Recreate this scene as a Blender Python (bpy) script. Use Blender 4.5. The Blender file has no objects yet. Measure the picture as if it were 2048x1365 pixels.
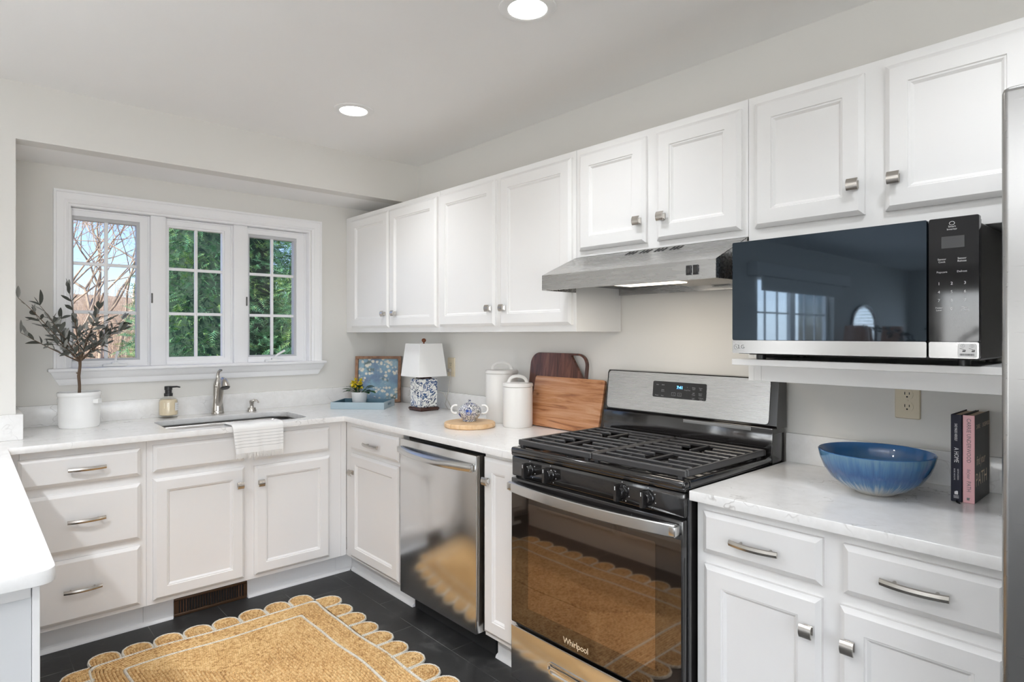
import bpy, bmesh, math, random
from mathutils import Vector, Matrix
PI=math.pi
R=random.Random(7)
scn=bpy.context.scene
COL=scn.collection

# ------------------------------------------------------------------ camera
FPX,HZ,YAW=1235.25,668.14,41.7436
cam=bpy.data.cameras.new('camera'); camo=bpy.data.objects.new('camera',cam); COL.objects.link(camo)
camo.location=(-2.2318,-3.835,1.3657); camo.rotation_euler=(math.radians(90),0,math.radians(-YAW))
cam.sensor_width=36.0; cam.lens=36.0*FPX/2048; cam.shift_x=0.0
cam.shift_y=-(1365/2-HZ)/2048
cam.clip_start=0.02; cam.clip_end=300
scn.camera=camo
scn.view_settings.view_transform='Standard'; scn.view_settings.look='None'
scn.view_settings.gamma=1.0; scn.view_settings.use_curve_mapping=False
scn.view_settings.exposure=0.26
scn.cycles.sample_clamp_indirect=6.0
scn.cycles.max_bounces=10; scn.cycles.diffuse_bounces=8; scn.cycles.glossy_bounces=5
scn.cycles.transparent_max_bounces=12; scn.cycles.transmission_bounces=8
scn.cycles.caustics_reflective=False; scn.cycles.caustics_refractive=False

# ------------------------------------------------------------------ world, sun, daylight
w=bpy.data.worlds.new('sky'); scn.world=w; w.use_nodes=True
nt=w.node_tree; nt.nodes.clear()
sky=nt.nodes.new('ShaderNodeTexSky'); sky.sky_type='NISHITA'; sky.sun_disc=False
sky.sun_elevation=math.radians(33); sky.sun_rotation=math.radians(250); sky.air_density=1.0; sky.dust_density=0.6
bg=nt.nodes.new('ShaderNodeBackground'); bg.inputs[1].default_value=0.24
wo=nt.nodes.new('ShaderNodeOutputWorld')
tint=nt.nodes.new('ShaderNodeMix'); tint.data_type='RGBA'; tint.blend_type='MULTIPLY'; tint.inputs[0].default_value=1; tint.inputs[7].default_value=(.72,.80,1.10,1)
nt.links.new(sky.outputs[0],tint.inputs[6]); nt.links.new(tint.outputs[2],bg.inputs[0]); nt.links.new(bg.outputs[0],wo.inputs[0])
def lamp(name,kind,loc,energy,color=(1,1,1),target=None,**k):
    l=bpy.data.lights.new(name,kind); l.energy=energy; l.color=color
    for a,b in k.items(): setattr(l,a,b)
    o=bpy.data.objects.new(name,l); COL.objects.link(o); o.location=loc
    if target is not None:
        o.rotation_euler=(Vector(target)-Vector(loc)).to_track_quat('-Z','Y').to_euler()
    return o
lamp('sun','SUN',(0,0,10),6.0,(1.0,0.93,0.80),target=(9,2.6,4.0),angle=math.radians(0.6))
# daylight through the sliding door and far window; rear patio panel is added fill
LW=[('rear_patio_fill',(-3.2,-6.85,1.15),(-3.2,0,1.15),3.6,2.1,112),
    ('daylight_slider',(-6.6,0.05,1.10),(-6.6,-6,1.10),2.1,2.0,85),
    ('daylight_window',(-11.25,-3.2,1.45),(0,-3.2,1.45),4.7,1.3,230)]
for n,l,t,sx,sy,e in LW:
    lamp(n,'AREA',l,e,(0.98,0.985,1.0),target=t,shape='RECTANGLE',size=sx,size_y=sy)
CAN_E=17.0; FAR_E=120.0; UP_E=230.0; CAN_COL=(.968,1.0,1.045)

# ------------------------------------------------------------------ node helpers / materials
MATS={}
class G:
    def __init__(s,name):
        s.m=bpy.data.materials.new(name); s.m.use_nodes=True; s.t=s.m.node_tree
        s.b=s.t.nodes['Principled BSDF']; s.out=s.t.nodes['Material Output']; MATS[name]=s.m
    def n(s,kind,**k):
        x=s.t.nodes.new('ShaderNode'+kind)
        for a,b in k.items():
            if a.startswith('i_'):
                key=a[2:].replace('_',' ')
                x.inputs[int(key) if key.isdigit() else key].default_value=b
            else: setattr(x,a,b)
        return x
    def l(s,a,b): s.t.links.new(a,b)
    def set(s,**k):
        for a,b in k.items():
            v=s.b.inputs[a.replace('_',' ')]
            v.default_value=(*b,1) if isinstance(b,tuple) and len(b)==3 else b
        return s
    def coord(s,scale=(1,1,1),rot=(0,0,0),out='Object'):
        tc=s.n('TexCoord'); mp=s.n('Mapping'); mp.inputs['Scale'].default_value=scale; mp.inputs['Rotation'].default_value=rot
        s.l(tc.outputs[out],mp.inputs[0]); return mp.outputs[0]
    def noise(s,v,scale,detail=3,rough=.5,dist=0):
        x=s.n('TexNoise'); x.inputs['Scale'].default_value=scale; x.inputs['Detail'].default_value=detail
        x.inputs['Roughness'].default_value=rough; x.inputs['Distortion'].default_value=dist
        if v is not None: s.l(v,x.inputs['Vector'])
        return x.outputs['Fac'],x.outputs['Color']
    def ramp(s,f,stops,interp='LINEAR'):
        x=s.n('ValToRGB'); x.color_ramp.interpolation=interp
        e=x.color_ramp.elements
        while len(e)<len(stops): e.new(.5)
        for i,(p,c) in enumerate(stops):
            e[i].position=p; e[i].color=(*c,1) if len(c)==3 else c
        s.l(f,x.inputs[0]); return x.outputs[0]
    def mix(s,f,a,b,mode='MIX'):
        x=s.n('Mix',data_type='RGBA',blend_type=mode)
        for v,i in ((f,0),(a,6),(b,7)):
            if hasattr(v,'is_linked'): s.l(v,x.inputs[i])
            else: x.inputs[i].default_value=v if i==0 else (*v,1)
        return x.outputs[2]
    def math(s,op,a,b=0.0,c=None):
        x=s.n('Math',operation=op)
        for i,v in enumerate((a,b,c)):
            if v is None: continue
            if hasattr(v,'is_linked'): s.l(v,x.inputs[i])
            else: x.inputs[i].default_value=v
        return x.outputs[0]
    def sep(s,v):
        x=s.n('SeparateXYZ'); s.l(v,x.inputs[0]); return x.outputs
    def comb(s,a,b,c):
        x=s.n('CombineXYZ')
        for i,v in enumerate((a,b,c)):
            if hasattr(v,'is_linked'): s.l(v,x.inputs[i])
            else: x.inputs[i].default_value=v
        return x.outputs[0]
    def bump(s,h,strength=.2,dist=.002):
        x=s.n('Bump'); x.inputs['Strength'].default_value=strength; x.inputs['Distance'].default_value=dist
        s.l(h,x.inputs['Height']); s.l(x.outputs[0],s.b.inputs['Normal'])
def simple(name,col,rough=.5,metal=0.0,**k):
    g=G(name).set(Base_Color=col,Roughness=rough,Metallic=metal,**k); return g.m
def paint(name,col,rough,bs=.05,scale=220,var=.015):
    g=G(name).set(Roughness=rough); v=g.coord()
    f,_=g.noise(v,2.3,3); d=tuple(c*(1-var*2) for c in col)
    g.l(g.mix(f,d,col),g.b.inputs['Base Color'])
    f2,_=g.noise(v,scale,2); g.bump(f2,bs,.001); return g.m
paint('wall_paint',(.735,.722,.69),.7)
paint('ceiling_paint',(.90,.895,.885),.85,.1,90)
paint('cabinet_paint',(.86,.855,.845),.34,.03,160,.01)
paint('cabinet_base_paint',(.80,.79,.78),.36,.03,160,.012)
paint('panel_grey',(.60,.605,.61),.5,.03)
paint('trim_paint',(.87,.87,.88),.38,.02)
paint('outside_wall',(.5,.48,.45),.8)
def metal(name,col,rough,axis=(1,60,60),bs=.06,aniso=0.0):
    g=G(name).set(Metallic=1.0,Anisotropic=aniso); v=g.coord(axis)
    f,_=g.noise(v,9,3); g.l(g.mix(f,tuple(c*.97 for c in col),col),g.b.inputs['Base Color'])
    r=g.n('MapRange'); r.inputs[3].default_value=rough*.92; r.inputs[4].default_value=rough*1.1; g.l(f,r.inputs[0]); g.l(r.outputs[0],g.b.inputs['Roughness'])
    g.bump(f,bs,.0006); return g.m
metal('stainless',(.57,.565,.555),.27,(40,1.2,60),.004)
metal('microwave_trim',(.36,.355,.35),.22,(60,1.0,60),.002)
metal('stainless_front',(.70,.695,.685),.17,(60,1.0,60),.004)
metal('fridge_steel',(.42,.415,.405),.28,(60,1.0,60),.004)
simple('satin_steel',(.62,.615,.60),.24,1.0)
simple('nickel',(.55,.52,.48),.26,1.0)
simple('chrome',(.72,.72,.73),.10,1.0)
metal('hood_steel',(.50,.495,.485),.27,(14,1.0,14),.004)
metal('sink_steel',(.42,.41,.40),.30,(5,40,40),.004)
simple('black_enamel',(.012,.011,.011),.10,0,IOR=1.7)
simple('black_plastic',(.018,.018,.019),.35)
simple('black_matte',(.006,.006,.006),.8)
simple('cast_iron',(.03,.029,.030),.42,0,IOR=1.6)
simple('grey_plastic',(.22,.22,.22),.5)
simple('dark_case',(.10,.098,.094),.32,.7)
simple('oven_glass',(.012,.008,.006),.035,0,IOR=2.15,Specular_Tint=(1,.86,.74))
simple('oven_window',(.020,.012,.008),.035,0,IOR=2.9,Specular_Tint=(1,.80,.64))
simple('microwave_glass',(.010,.014,.019),.025,0,IOR=1.82,Specular_Tint=(.62,.80,1.0))
simple('panel_glass',(.012,.012,.013),.05,0,IOR=1.5)
simple('white_print',(.75,.75,.76),.5)
simple('grey_print',(.30,.30,.31),.5)
simple('dark_print',(.10,.10,.10),.5)
simple('gold_print',(.80,.66,.45),.4)
simple('ivory_plastic',(.68,.60,.45),.4)
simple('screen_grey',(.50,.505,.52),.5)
simple('white_plastic',(.85,.85,.84),.35)
simple('white_ceramic',(.86,.86,.85),.12)
simple('matte_ceramic',(.76,.745,.715),.3)
simple('soil',(.035,.026,.02),.95)
simple('bark',(.13,.085,.055),.85)
simple('olive_leaf',(.075,.080,.068),.5)
simple('olive_leaf_pale',(.30,.305,.285),.55)
simple('green_leaf',(.018,.075,.018),.3)
simple('yellow_flower',(.75,.60,.02),.5)
simple('tray_blue',(.34,.43,.48),.35)
simple('tray_inside',(.11,.20,.26),.3)
simple('dark_wood',(.055,.020,.014),.25)
simple('finial_wood',(.22,.065,.025),.2)
simple('book_navy',(.014,.015,.026),.5,Specular_IOR_Level=.2)
simple('book_pink',(.72,.40,.42),.45)
simple('paper',(.55,.42,.30),.8)
simple('clear_cord',(.45,.42,.38),.3)
simple('bronze_grille',(.075,.038,.018),.4,.5)
simple('grille_slat',(.22,.10,.05),.35,.5)
simple('fringe_cotton',(.80,.79,.765),.85)
simple('label_paper',(.85,.85,.84),.6)
simple('shade_white',(.84,.835,.82),.8)
simple('blind_white',(.75,.75,.73),.6)
def emis(name,col,st):
    g=G(name).set(Base_Color=(0,0,0),Emission_Color=col,Emission_Strength=st); return g.m
emis('lamp_lens',(1,.97,.93),14.0)
emis('hood_lens',(1,.90,.76),2.2)
emis('clock_blue',(.10,.45,1.0),6.0)
# glass: thin pane, mostly transparent with a faint mirror reflection
def pane(name,col,refl):
    g=G(name); tr=g.n('BsdfTransparent'); tr.inputs[0].default_value=(*col,1)
    gl=g.n('BsdfGlossy'); gl.inputs['Roughness'].default_value=.01
    fr=g.n('LayerWeight'); fr.inputs[0].default_value=.5
    mx=g.n('MixShader'); g.l(g.math('MULTIPLY',g.math('ADD',g.math('MULTIPLY',g.math('POWER',fr.outputs['Facing'],4.0),.5),.045),refl),mx.inputs[0]); g.l(tr.outputs[0],mx.inputs[1]); g.l(gl.outputs[0],mx.inputs[2]); g.l(mx.outputs[0],g.out.inputs[0]); return g.m
pane('window_glass',(.97,.98,.98),.45)
pane('bottle_glass',(.985,.985,.975),.7)
g=G('soap_liquid').set(Base_Color=(.87,.74,.54),Roughness=.15,IOR=1.33)
# quartz
g=G('quartz').set(Roughness=.16); v=g.coord()
_,nc=g.noise(v,4.0,4,.6); vv=g.n('VectorMath',operation='MULTIPLY_ADD'); vv.inputs[1].default_value=(.35,.35,.35); g.l(nc,vv.inputs[0]); g.l(v,vv.inputs[2])
vo=g.n('TexVoronoi',feature='DISTANCE_TO_EDGE'); vo.inputs['Scale'].default_value=9.0; g.l(vv.outputs[0],vo.inputs['Vector'])
line=g.ramp(vo.outputs['Distance'],[(0,(1,1,1)),(.010,(.5,.5,.5)),(.028,(0,0,0))])
mk,_=g.noise(v,6.5,3); mk=g.ramp(mk,[(.52,(0,0,0)),(.66,(1,1,1))])
veil=g.mix(1.0,line,mk,'MULTIPLY')
f1,_=g.noise(v,26,4,.65); base=g.ramp(f1,[(.3,(.80,.79,.775)),(.62,(.87,.865,.855))])
f2,_=g.noise(v,2.0,5,.6); base=g.mix(g.math('MULTIPLY',f2,.35),base,(.77,.76,.75))
g.l(g.mix(g.math('MULTIPLY',veil,.8),base,(.40,.38,.36)),g.b.inputs['Base Color'])
# slate floor tile
g=G('slate_tile'); tc=g.n('TexCoord'); s3=g.sep(tc.outputs['Object'])
vec=g.comb(g.math('ADD',s3[1],1.675-.61*.5),g.math('ADD',s3[0],.655),0.0)
br=g.n('TexBrick'); br.offset=.5; br.inputs['Scale'].default_value=1.0; br.inputs['Mortar Size'].default_value=.0016; br.inputs['Mortar Smooth'].default_value=.3
br.inputs['Brick Width'].default_value=.61; br.inputs['Row Height'].default_value=.3085; br.inputs['Color1'].default_value=(0,0,0,1); br.inputs['Color2'].default_value=(1,1,1,1); g.l(vec,br.inputs['Vector'])
f1,_=g.noise(tc.outputs['Object'],5,6,.65,.6); f2,_=g.noise(tc.outputs['Object'],60,4,.6)
col=g.ramp(f1,[(.36,(.012,.0115,.011)),(.56,(.030,.0295,.029)),(.72,(.085,.083,.080))])
col=g.mix(g.math('MULTIPLY',f2,.35),col,(.03,.03,.031))
f3,_=g.noise(tc.outputs['Object'],3.0,4); gm=g.math('MULTIPLY',br.outputs['Fac'],g.ramp(f3,[(.42,(.03,.03,.03)),(.66,(.8,.8,.8))]))
g.l(g.mix(gm,col,(.33,.32,.31)),g.b.inputs['Base Color'])
g.l(g.ramp(f1,[(.3,(.38,.38,.38)),(.7,(.6,.6,.6))]),g.b.inputs['Roughness']); g.bump(g.math('SUBTRACT',f2,br.outputs['Fac']),.25,.0015)
# jute (uv: u along the braid in metres, v across in braid widths)
def jute(name,cols):
    g=G(name).set(Roughness=.85); uv=g.coord(out='UV'); s2=g.sep(uv)
    ab=g.math('ABSOLUTE',g.math('SUBTRACT',g.math('FRACT',s2[1]),.5))
    ph=g.math('ADD',g.math('MULTIPLY',s2[0],115.0),g.math('MULTIPLY',ab,2.2))
    st=g.math('ABSOLUTE',g.math('SUBTRACT',g.math('FRACT',ph),.5))
    ov=g.coord(); f,_=g.noise(ov,70,4,.7); f2,_=g.noise(ov,420,2); f3,_=g.noise(ov,6,3)
    mixf=g.math('ADD',g.math('MULTIPLY',f,.55),g.math('ADD',g.math('MULTIPLY',f2,.32),g.math('MULTIPLY',f3,.13)))
    c=g.ramp(mixf,[(.36,cols[0]),(.45,cols[1]),(.53,cols[2]),(.64,cols[3])])
    dark=g.ramp(st,[(.0,(.55,.55,.55)),(.16,(1,1,1))])
    g.l(g.mix(1.0,c,dark,'MULTIPLY'),g.b.inputs['Base Color']); g.bump(g.math('ADD',st,g.math('MULTIPLY',f2,.4)),.6,.004); return g.m
jute('jute',[(.20,.085,.025),(.56,.31,.11),(.80,.53,.235),(.90,.69,.38)])
jute('cotton_trim',[(.45,.40,.33),(.72,.67,.57),(.80,.76,.67),(.86,.82,.74)])
# woods
def wood(name,stops,sc,scale=6,rough=.35,knots=False,bumpy=.05):
    g=G(name).set(Roughness=rough); v=g.coord(sc)
    f,_=g.noise(v,scale,5,.6,.8); c=g.ramp(f,stops)
    f2,_=g.noise(g.coord(tuple(a*4 for a in sc)),scale*3,3)
    c=g.mix(g.math('MULTIPLY',f2,.35),c,stops[0][1])
    if knots:
        vo=g.n('TexVoronoi'); vo.inputs['Scale'].default_value=5.5; g.l(g.coord((1,1,1.6)),vo.inputs['Vector'])
        c=g.mix(g.ramp(vo.outputs['Distance'],[(.03,(.85,.85,.85)),(.10,(0,0,0))]),c,(.05,.022,.012))
    g.l(c,g.b.inputs['Base Color']); g.bump(f,bumpy,.001); return g.m
wood('walnut',[(.30,(.045,.018,.014)),(.5,(.115,.045,.03)),(.7,(.20,.085,.055))],(1,9,.9),5,.22)
wood('acacia',[(.34,(.22,.09,.04)),(.45,(.46,.21,.095)),(.58,(.58,.31,.17)),(.74,(.64,.40,.25))],(1,.7,12),4.0,.22,True)
wood('rubberwood',[(.3,(.55,.33,.16)),(.5,(.70,.48,.27)),(.7,(.76,.58,.37))],(2,12,2),4,.45)
wood('frame_wood',[(.3,(.10,.045,.022)),(.5,(.26,.13,.07)),(.7,(.36,.20,.11))],(3,3,3),6,.6,False,.2)
# generic blue-and-white pottery patterns
def pottery(name,scale,blue,dark,th):
    g=G(name).set(Roughness=.1); v=g.coord()
    f,_=g.noise(v,scale,1.0,.4,2.4); k=g.math('ABSOLUTE',g.math('SUBTRACT',f,.5))
    m=g.ramp(k,[(th,(1,1,1)),(th+.02,(0,0,0))])
    f2,_=g.noise(v,scale*.3,2); c=g.ramp(f2,[(.4,blue),(.6,dark)])
    g.l(g.mix(m,(.83,.83,.80),c),g.b.inputs['Base Color']); return g.m
pottery('lamp_pottery',21,(.035,.085,.21),(.015,.028,.06),.042)
pottery('pot_pottery',95,(.02,.04,.16),(.02,.02,.03),.07)
simple('cobalt',(.015,.055,.26),.12)
# bowl glaze: streaked blue, pale foot
g=G('bowl_glaze').set(Roughness=.07,IOR=1.6); s3=g.sep(g.coord()); ang=g.math('ARCTAN2',s3[1],s3[0])
st,_=g.noise(g.comb(g.math('MULTIPLY',g.math('COSINE',ang),9),g.math('MULTIPLY',g.math('SINE',ang),9),g.math('MULTIPLY',s3[2],6)),2.2,4,.6)
h=g.math('ADD',g.math('DIVIDE',s3[2],.118),g.math('MULTIPLY',g.math('SUBTRACT',st,.5),.6))
g.l(g.ramp(h,[(.04,(.60,.58,.55)),(.22,(.30,.36,.42)),(.36,(.05,.14,.27)),(.55,(.012,.065,.20)),(.78,(.035,.13,.27)),(.99,(.09,.20,.32))]),g.b.inputs['Base Color'])
g=G('bowl_inside').set(Roughness=.07,IOR=1.6); s3=g.sep(g.coord()); f,_=g.noise(g.coord((1,1,.3)),26,4)
h=g.math('ADD',g.math('DIVIDE',s3[2],.118),g.math('MULTIPLY',g.math('SUBTRACT',f,.5),.5))
g.l(g.ramp(h,[(.25,(.07,.12,.19)),(.65,(.045,.12,.24)),(.9,(.03,.11,.27))]),g.b.inputs['Base Color'])
# plain abstract print: mottled blue with cream dabs
g=G('blue_print').set(Roughness=.5); v=g.coord(); f,_=g.noise(v,9,4); c=g.ramp(f,[(.35,(.13,.19,.30)),(.5,(.20,.33,.44)),(.66,(.30,.45,.53))])
f,_=g.noise(v,16,4); c=g.mix(g.ramp(f,[(.58,(0,0,0)),(.66,(.9,.9,.9))]),c,(.10,.14,.12))
vo=g.n('TexVoronoi'); vo.inputs['Scale'].default_value=42; g.l(v,vo.inputs['Vector']); f,_=g.noise(v,11,2)
dab=g.math('MULTIPLY',g.ramp(vo.outputs['Distance'],[(.36,(1,1,1)),(.50,(0,0,0))]),g.ramp(f,[(.43,(0,0,0)),(.52,(1,1,1))]))
g.l(g.mix(dab,c,(.74,.70,.60)),g.b.inputs['Base Color'])
# book cover: black with a blurred warm figure-like glow left plain
g=G('book_cover').set(Roughness=.4,Specular_IOR_Level=.25); s3=g.sep(g.coord()); f,_=g.noise(g.coord((1,1,.6)),16,3)
m=g.math('MULTIPLY',g.ramp(s3[0],[(.06,(0,0,0)),(.085,(1,1,1))]),g.ramp(s3[2],[(.10,(0,0,0)),(.16,(1,1,1))]))
g.l(g.mix(g.math('MULTIPLY',m,f),(.008,.007,.006),(.13,.075,.035)),g.b.inputs['Base Color'])
# towel
g=G('towel_cloth').set(Roughness=.9); uv=g.sep(g.coord(out='UV'))
ln=g.math('ABSOLUTE',g.math('SUBTRACT',g.math('FRACT',g.math('MULTIPLY',uv[1],1/.0155)),.5)); lm=g.ramp(ln,[(.035,(1,1,1)),(.06,(0,0,0))])
rg=g.math('MULTIPLY',g.math('GREATER_THAN',uv[1],.200),g.math('LESS_THAN',uv[1],.288))
g.l(g.mix(g.math('MULTIPLY',g.math('MULTIPLY',lm,rg),.75),(.84,.835,.82),(.20,.19,.19)),g.b.inputs['Base Color'])
f,_=g.noise(g.coord(),500,2); g.bump(f,.3,.001)
# hood filter mesh
g=G('filter_mesh').set(Metallic=.8,Roughness=.4); vo=g.n('TexVoronoi'); vo.inputs['Scale'].default_value=130; vo.inputs['Randomness'].default_value=.2; g.l(g.coord(),vo.inputs['Vector'])
g.l(g.ramp(vo.outputs['Distance'],[(.3,(.03,.03,.03)),(.5,(.42,.40,.37))]),g.b.inputs['Base Color'])
# outdoors
g=G('evergreen'); f,_=g.noise(g.coord(),3.0,3); f2,_=g.noise(g.coord(),22,2)
g.l(g.ramp(g.math('ADD',g.math('MULTIPLY',f,.6),g.math('MULTIPLY',f2,.4)),[(.35,(.07,.19,.11)),(.5,(.14,.33,.17)),(.62,(.36,.52,.17))]),g.b.inputs['Base Color']); g.set(Roughness=.75,Specular_IOR_Level=.15)
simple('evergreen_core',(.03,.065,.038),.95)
g=G('bare_bark').set(Roughness=.9); f,_=g.noise(g.coord((1,1,.3)),7,4); g.l(g.ramp(f,[(.35,(.20,.15,.11)),(.6,(.46,.36,.26))]),g.b.inputs['Base Color'])
simple('pale_bark',(.48,.40,.32),.9)
simple('twig',(.50,.37,.27),.9)
g=G('lawn').set(Roughness=.95); f,_=g.noise(g.coord(),1.2,6,.7); g.l(g.ramp(f,[(.35,(.30,.20,.10)),(.5,(.38,.28,.15)),(.62,(.24,.28,.07))]),g.b.inputs['Base Color'])
g=G('leaf_litter').set(Roughness=.95); f,_=g.noise(g.coord(),1.6,8,.75); g.l(g.ramp(f,[(.3,(.20,.13,.09)),(.5,(.44,.31,.20)),(.68,(.56,.44,.33))]),g.b.inputs['Base Color'])
M=MATS

# ------------------------------------------------------------------ mesh helpers
class MB:
    def __init__(s,mat=None):
        s.V=[];s.F=[];s.MI=[];s.UV=[];s.mi=0;s.X=mat
    def add(s,vs,fs,uvs=None):
        n=len(s.V)
        for v in vs:
            v=Vector(v); s.V.append(s.X@v if s.X is not None else v)
        for i,f in enumerate(fs):
            s.F.append(tuple(n+k for k in f)); s.MI.append(s.mi); s.UV.append(uvs[i] if uvs else None)
        return s
    def from_bm(s,bm):
        bm.verts.index_update(); s.add([v.co.copy() for v in bm.verts],[[v.index for v in f.verts] for f in bm.faces]); bm.free(); return s
    def box(s,x0,x1,y0,y1,z0,z1,bev=0,seg=2):
        x0,x1=min(x0,x1),max(x0,x1);y0,y1=min(y0,y1),max(y0,y1);z0,z1=min(z0,z1),max(z0,z1)
        vs=[(x0,y0,z0),(x1,y0,z0),(x1,y1,z0),(x0,y1,z0),(x0,y0,z1),(x1,y0,z1),(x1,y1,z1),(x0,y1,z1)]
        fs=[(3,2,1,0),(4,5,6,7),(0,1,5,4),(1,2,6,5),(2,3,7,6),(3,0,4,7)]
        if not bev: return s.add(vs,fs)
        bm=bmesh.new(); bv=[bm.verts.new(v) for v in vs]
        for f in fs: bm.faces.new([bv[i] for i in f])
        bev=min(bev,.49*min(x1-x0,y1-y0,z1-z0))
        bmesh.ops.bevel(bm,geom=bm.edges[:],offset=bev,segments=seg,affect='EDGES',profile=.5)
        return s.from_bm(bm)
    def loft(s,loops,close=True,cap0=True,cap1=True):
        n=len(loops[0]); vs=[v for l in loops for v in l]; fs=[]
        for a in range(len(loops)-1):
            for i in range(n if close else n-1):
                j=(i+1)%n; fs.append((a*n+i,a*n+j,(a+1)*n+j,(a+1)*n+i))
        if cap0: fs.append(tuple(range(n-1,-1,-1)))
        if cap1: fs.append(tuple((len(loops)-1)*n+i for i in range(n)))
        return s.add(vs,fs)
    def lathe(s,prof,c=(0,0,0),seg=32,axis='z',cap0=True,cap1=True):
        L=[]
        for r,h in prof:
            r=max(r,1e-4); l=[]
            for i in range(seg):
                a=2*PI*i/seg; u,v=r*math.cos(a),r*math.sin(a)
                p=(u,v,h) if axis=='z' else ((h,u,v) if axis=='x' else (v,h,u))
                l.append((c[0]+p[0],c[1]+p[1],c[2]+p[2]))
            L.append(l)
        return s.loft(L,True,cap0,cap1)
    def tube(s,pts,r,seg=8,cap=True,flat=None):
        pts=[Vector(p) for p in pts]; n=len(pts); rs=r if isinstance(r,(list,tuple)) else [r]*n
        L=[]; prev=None
        for i,p in enumerate(pts):
            t=(pts[min(i+1,n-1)]-pts[max(i-1,0)]).normalized()
            if prev is None:
                prev=t.orthogonal().normalized()
                if abs(t.z)<.9: prev=Vector((0,0,1))
            u=(prev-t*prev.dot(t)).normalized(); v=t.cross(u); prev=u
            a,b=(rs[i],rs[i]) if flat is None else (rs[i],rs[i]*flat)
            L.append([p+u*(a*math.cos(2*PI*k/seg))+v*(b*math.sin(2*PI*k/seg)) for k in range(seg)])
        return s.loft(L,True,cap,cap)
    def prism(s,poly,f,w0,w1):          # poly in (u,v), f(u,v,w)->xyz
        return s.loft([[f(u,v,w0) for u,v in poly],[f(u,v,w1) for u,v in poly]])
    def build(s,name,mat,parent=None,org=None,angle=35,kind=None,flat=False):
        me=bpy.data.meshes.new(name); o0=ORG.get(parent.name,Vector()) if parent else Vector(org or (0,0,0))
        me.from_pydata([v-o0 for v in s.V],[],s.F)
        mats=mat if isinstance(mat,(list,tuple)) else [mat]
        for m in mats: me.materials.append(M[m])
        me.polygons.foreach_set('material_index',s.MI)
        if any(s.UV):
            uv=me.uv_layers.new(name='UVMap'); d=uv.data; k=0
            for f,u in zip(s.F,s.UV):
                for j in range(len(f)):
                    if u: d[k].uv=u[j]
                    k+=1
        bm=bmesh.new(); bm.from_mesh(me); bmesh.ops.recalc_face_normals(bm,faces=bm.faces[:]) if not flat else None; bm.to_mesh(me); bm.free()
        me.polygons.foreach_set('use_smooth',[True]*len(me.polygons))
        if angle is not None: me.set_sharp_from_angle(angle=math.radians(angle))
        me.update()
        o=bpy.data.objects.new(name,me); COL.objects.link(o)
        if parent: o.parent=parent; ORG[o.name]=ORG[parent.name]
        else: o.location=o0; ORG[o.name]=o0
        if kind: o['kind']=kind
        return o
ORG={}
def tag(o,label,cat,group=None):
    o['label']=label; o['category']=cat
    if group: o['group']=group
    return o
def thing(name,label,cat,loc,group=None):
    o=bpy.data.objects.new(name,None); COL.objects.link(o); o.location=loc; o.empty_display_size=.05
    ORG[o.name]=Vector(loc); return tag(o,label,cat,group)
def struct(name,mb,mat,angle=35,parent=None):
    o=mb.build(name,mat,parent,angle=angle)
    if parent is None: o['kind']='structure'
    return o
def rrect(u0,u1,v0,v1,r,seg=5):
    P=[]
    for cu,cv,a0 in ((u1-r,v1-r,0),(u0+r,v1-r,90),(u0+r,v0+r,180),(u1-r,v0+r,270)):
        for i in range(seg+1):
            a=math.radians(a0+90*i/seg); P.append((cu+r*math.cos(a),cv+r*math.sin(a)))
    return P
def eval_mesh(o):
    COL.objects.link(o); bpy.context.view_layer.update(); dg=bpy.context.evaluated_depsgraph_get()
    me=bpy.data.meshes.new_from_object(o.evaluated_get(dg)); vs=[v.co.copy() for v in me.vertices]; fs=[tuple(p.vertices) for p in me.polygons]
    d=o.data; bpy.data.objects.remove(o); bpy.data.meshes.remove(me); bpy.data.curves.remove(d); return vs,fs
def plate(mb,outlines,half,bev=0.0,f=None):   # 2D outlines (first outer, rest holes) -> slab of thickness 2*(half+bev)
    c=bpy.data.curves.new('c','CURVE'); c.dimensions='2D'; c.fill_mode='BOTH'; c.extrude=half; c.bevel_depth=bev; c.bevel_resolution=2
    if bev: c.offset=-bev
    for P in outlines:
        sp=c.splines.new('POLY'); sp.points.add(len(P)-1); sp.use_cyclic_u=True
        for i,p in enumerate(P): sp.points[i].co=(p[0],p[1],0,1)
    vs,fs=eval_mesh(bpy.data.objects.new('c',c))
    mb.add([f(*v) if f else v for v in vs],fs); return mb
FMT={}
def text(mb,body,size,f,ax='CENTER',shear=0,sx=1.0,ext=.0003,spacing=1.0):   # f(u,v,w)->xyz
    key=(body,ax,shear,spacing)
    if key not in FMT:
        c=bpy.data.curves.new('t','FONT'); c.body=body; c.size=1; c.align_x=ax; c.align_y='CENTER'; c.shear=shear; c.extrude=.0; c.resolution_u=2; c.space_character=spacing
        FMT[key]=eval_mesh(bpy.data.objects.new('t',c))
    vs,fs=FMT[key]
    mb.add([f(v.x*size*sx,v.y*size,ext) for v in vs],fs); return mb
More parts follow.
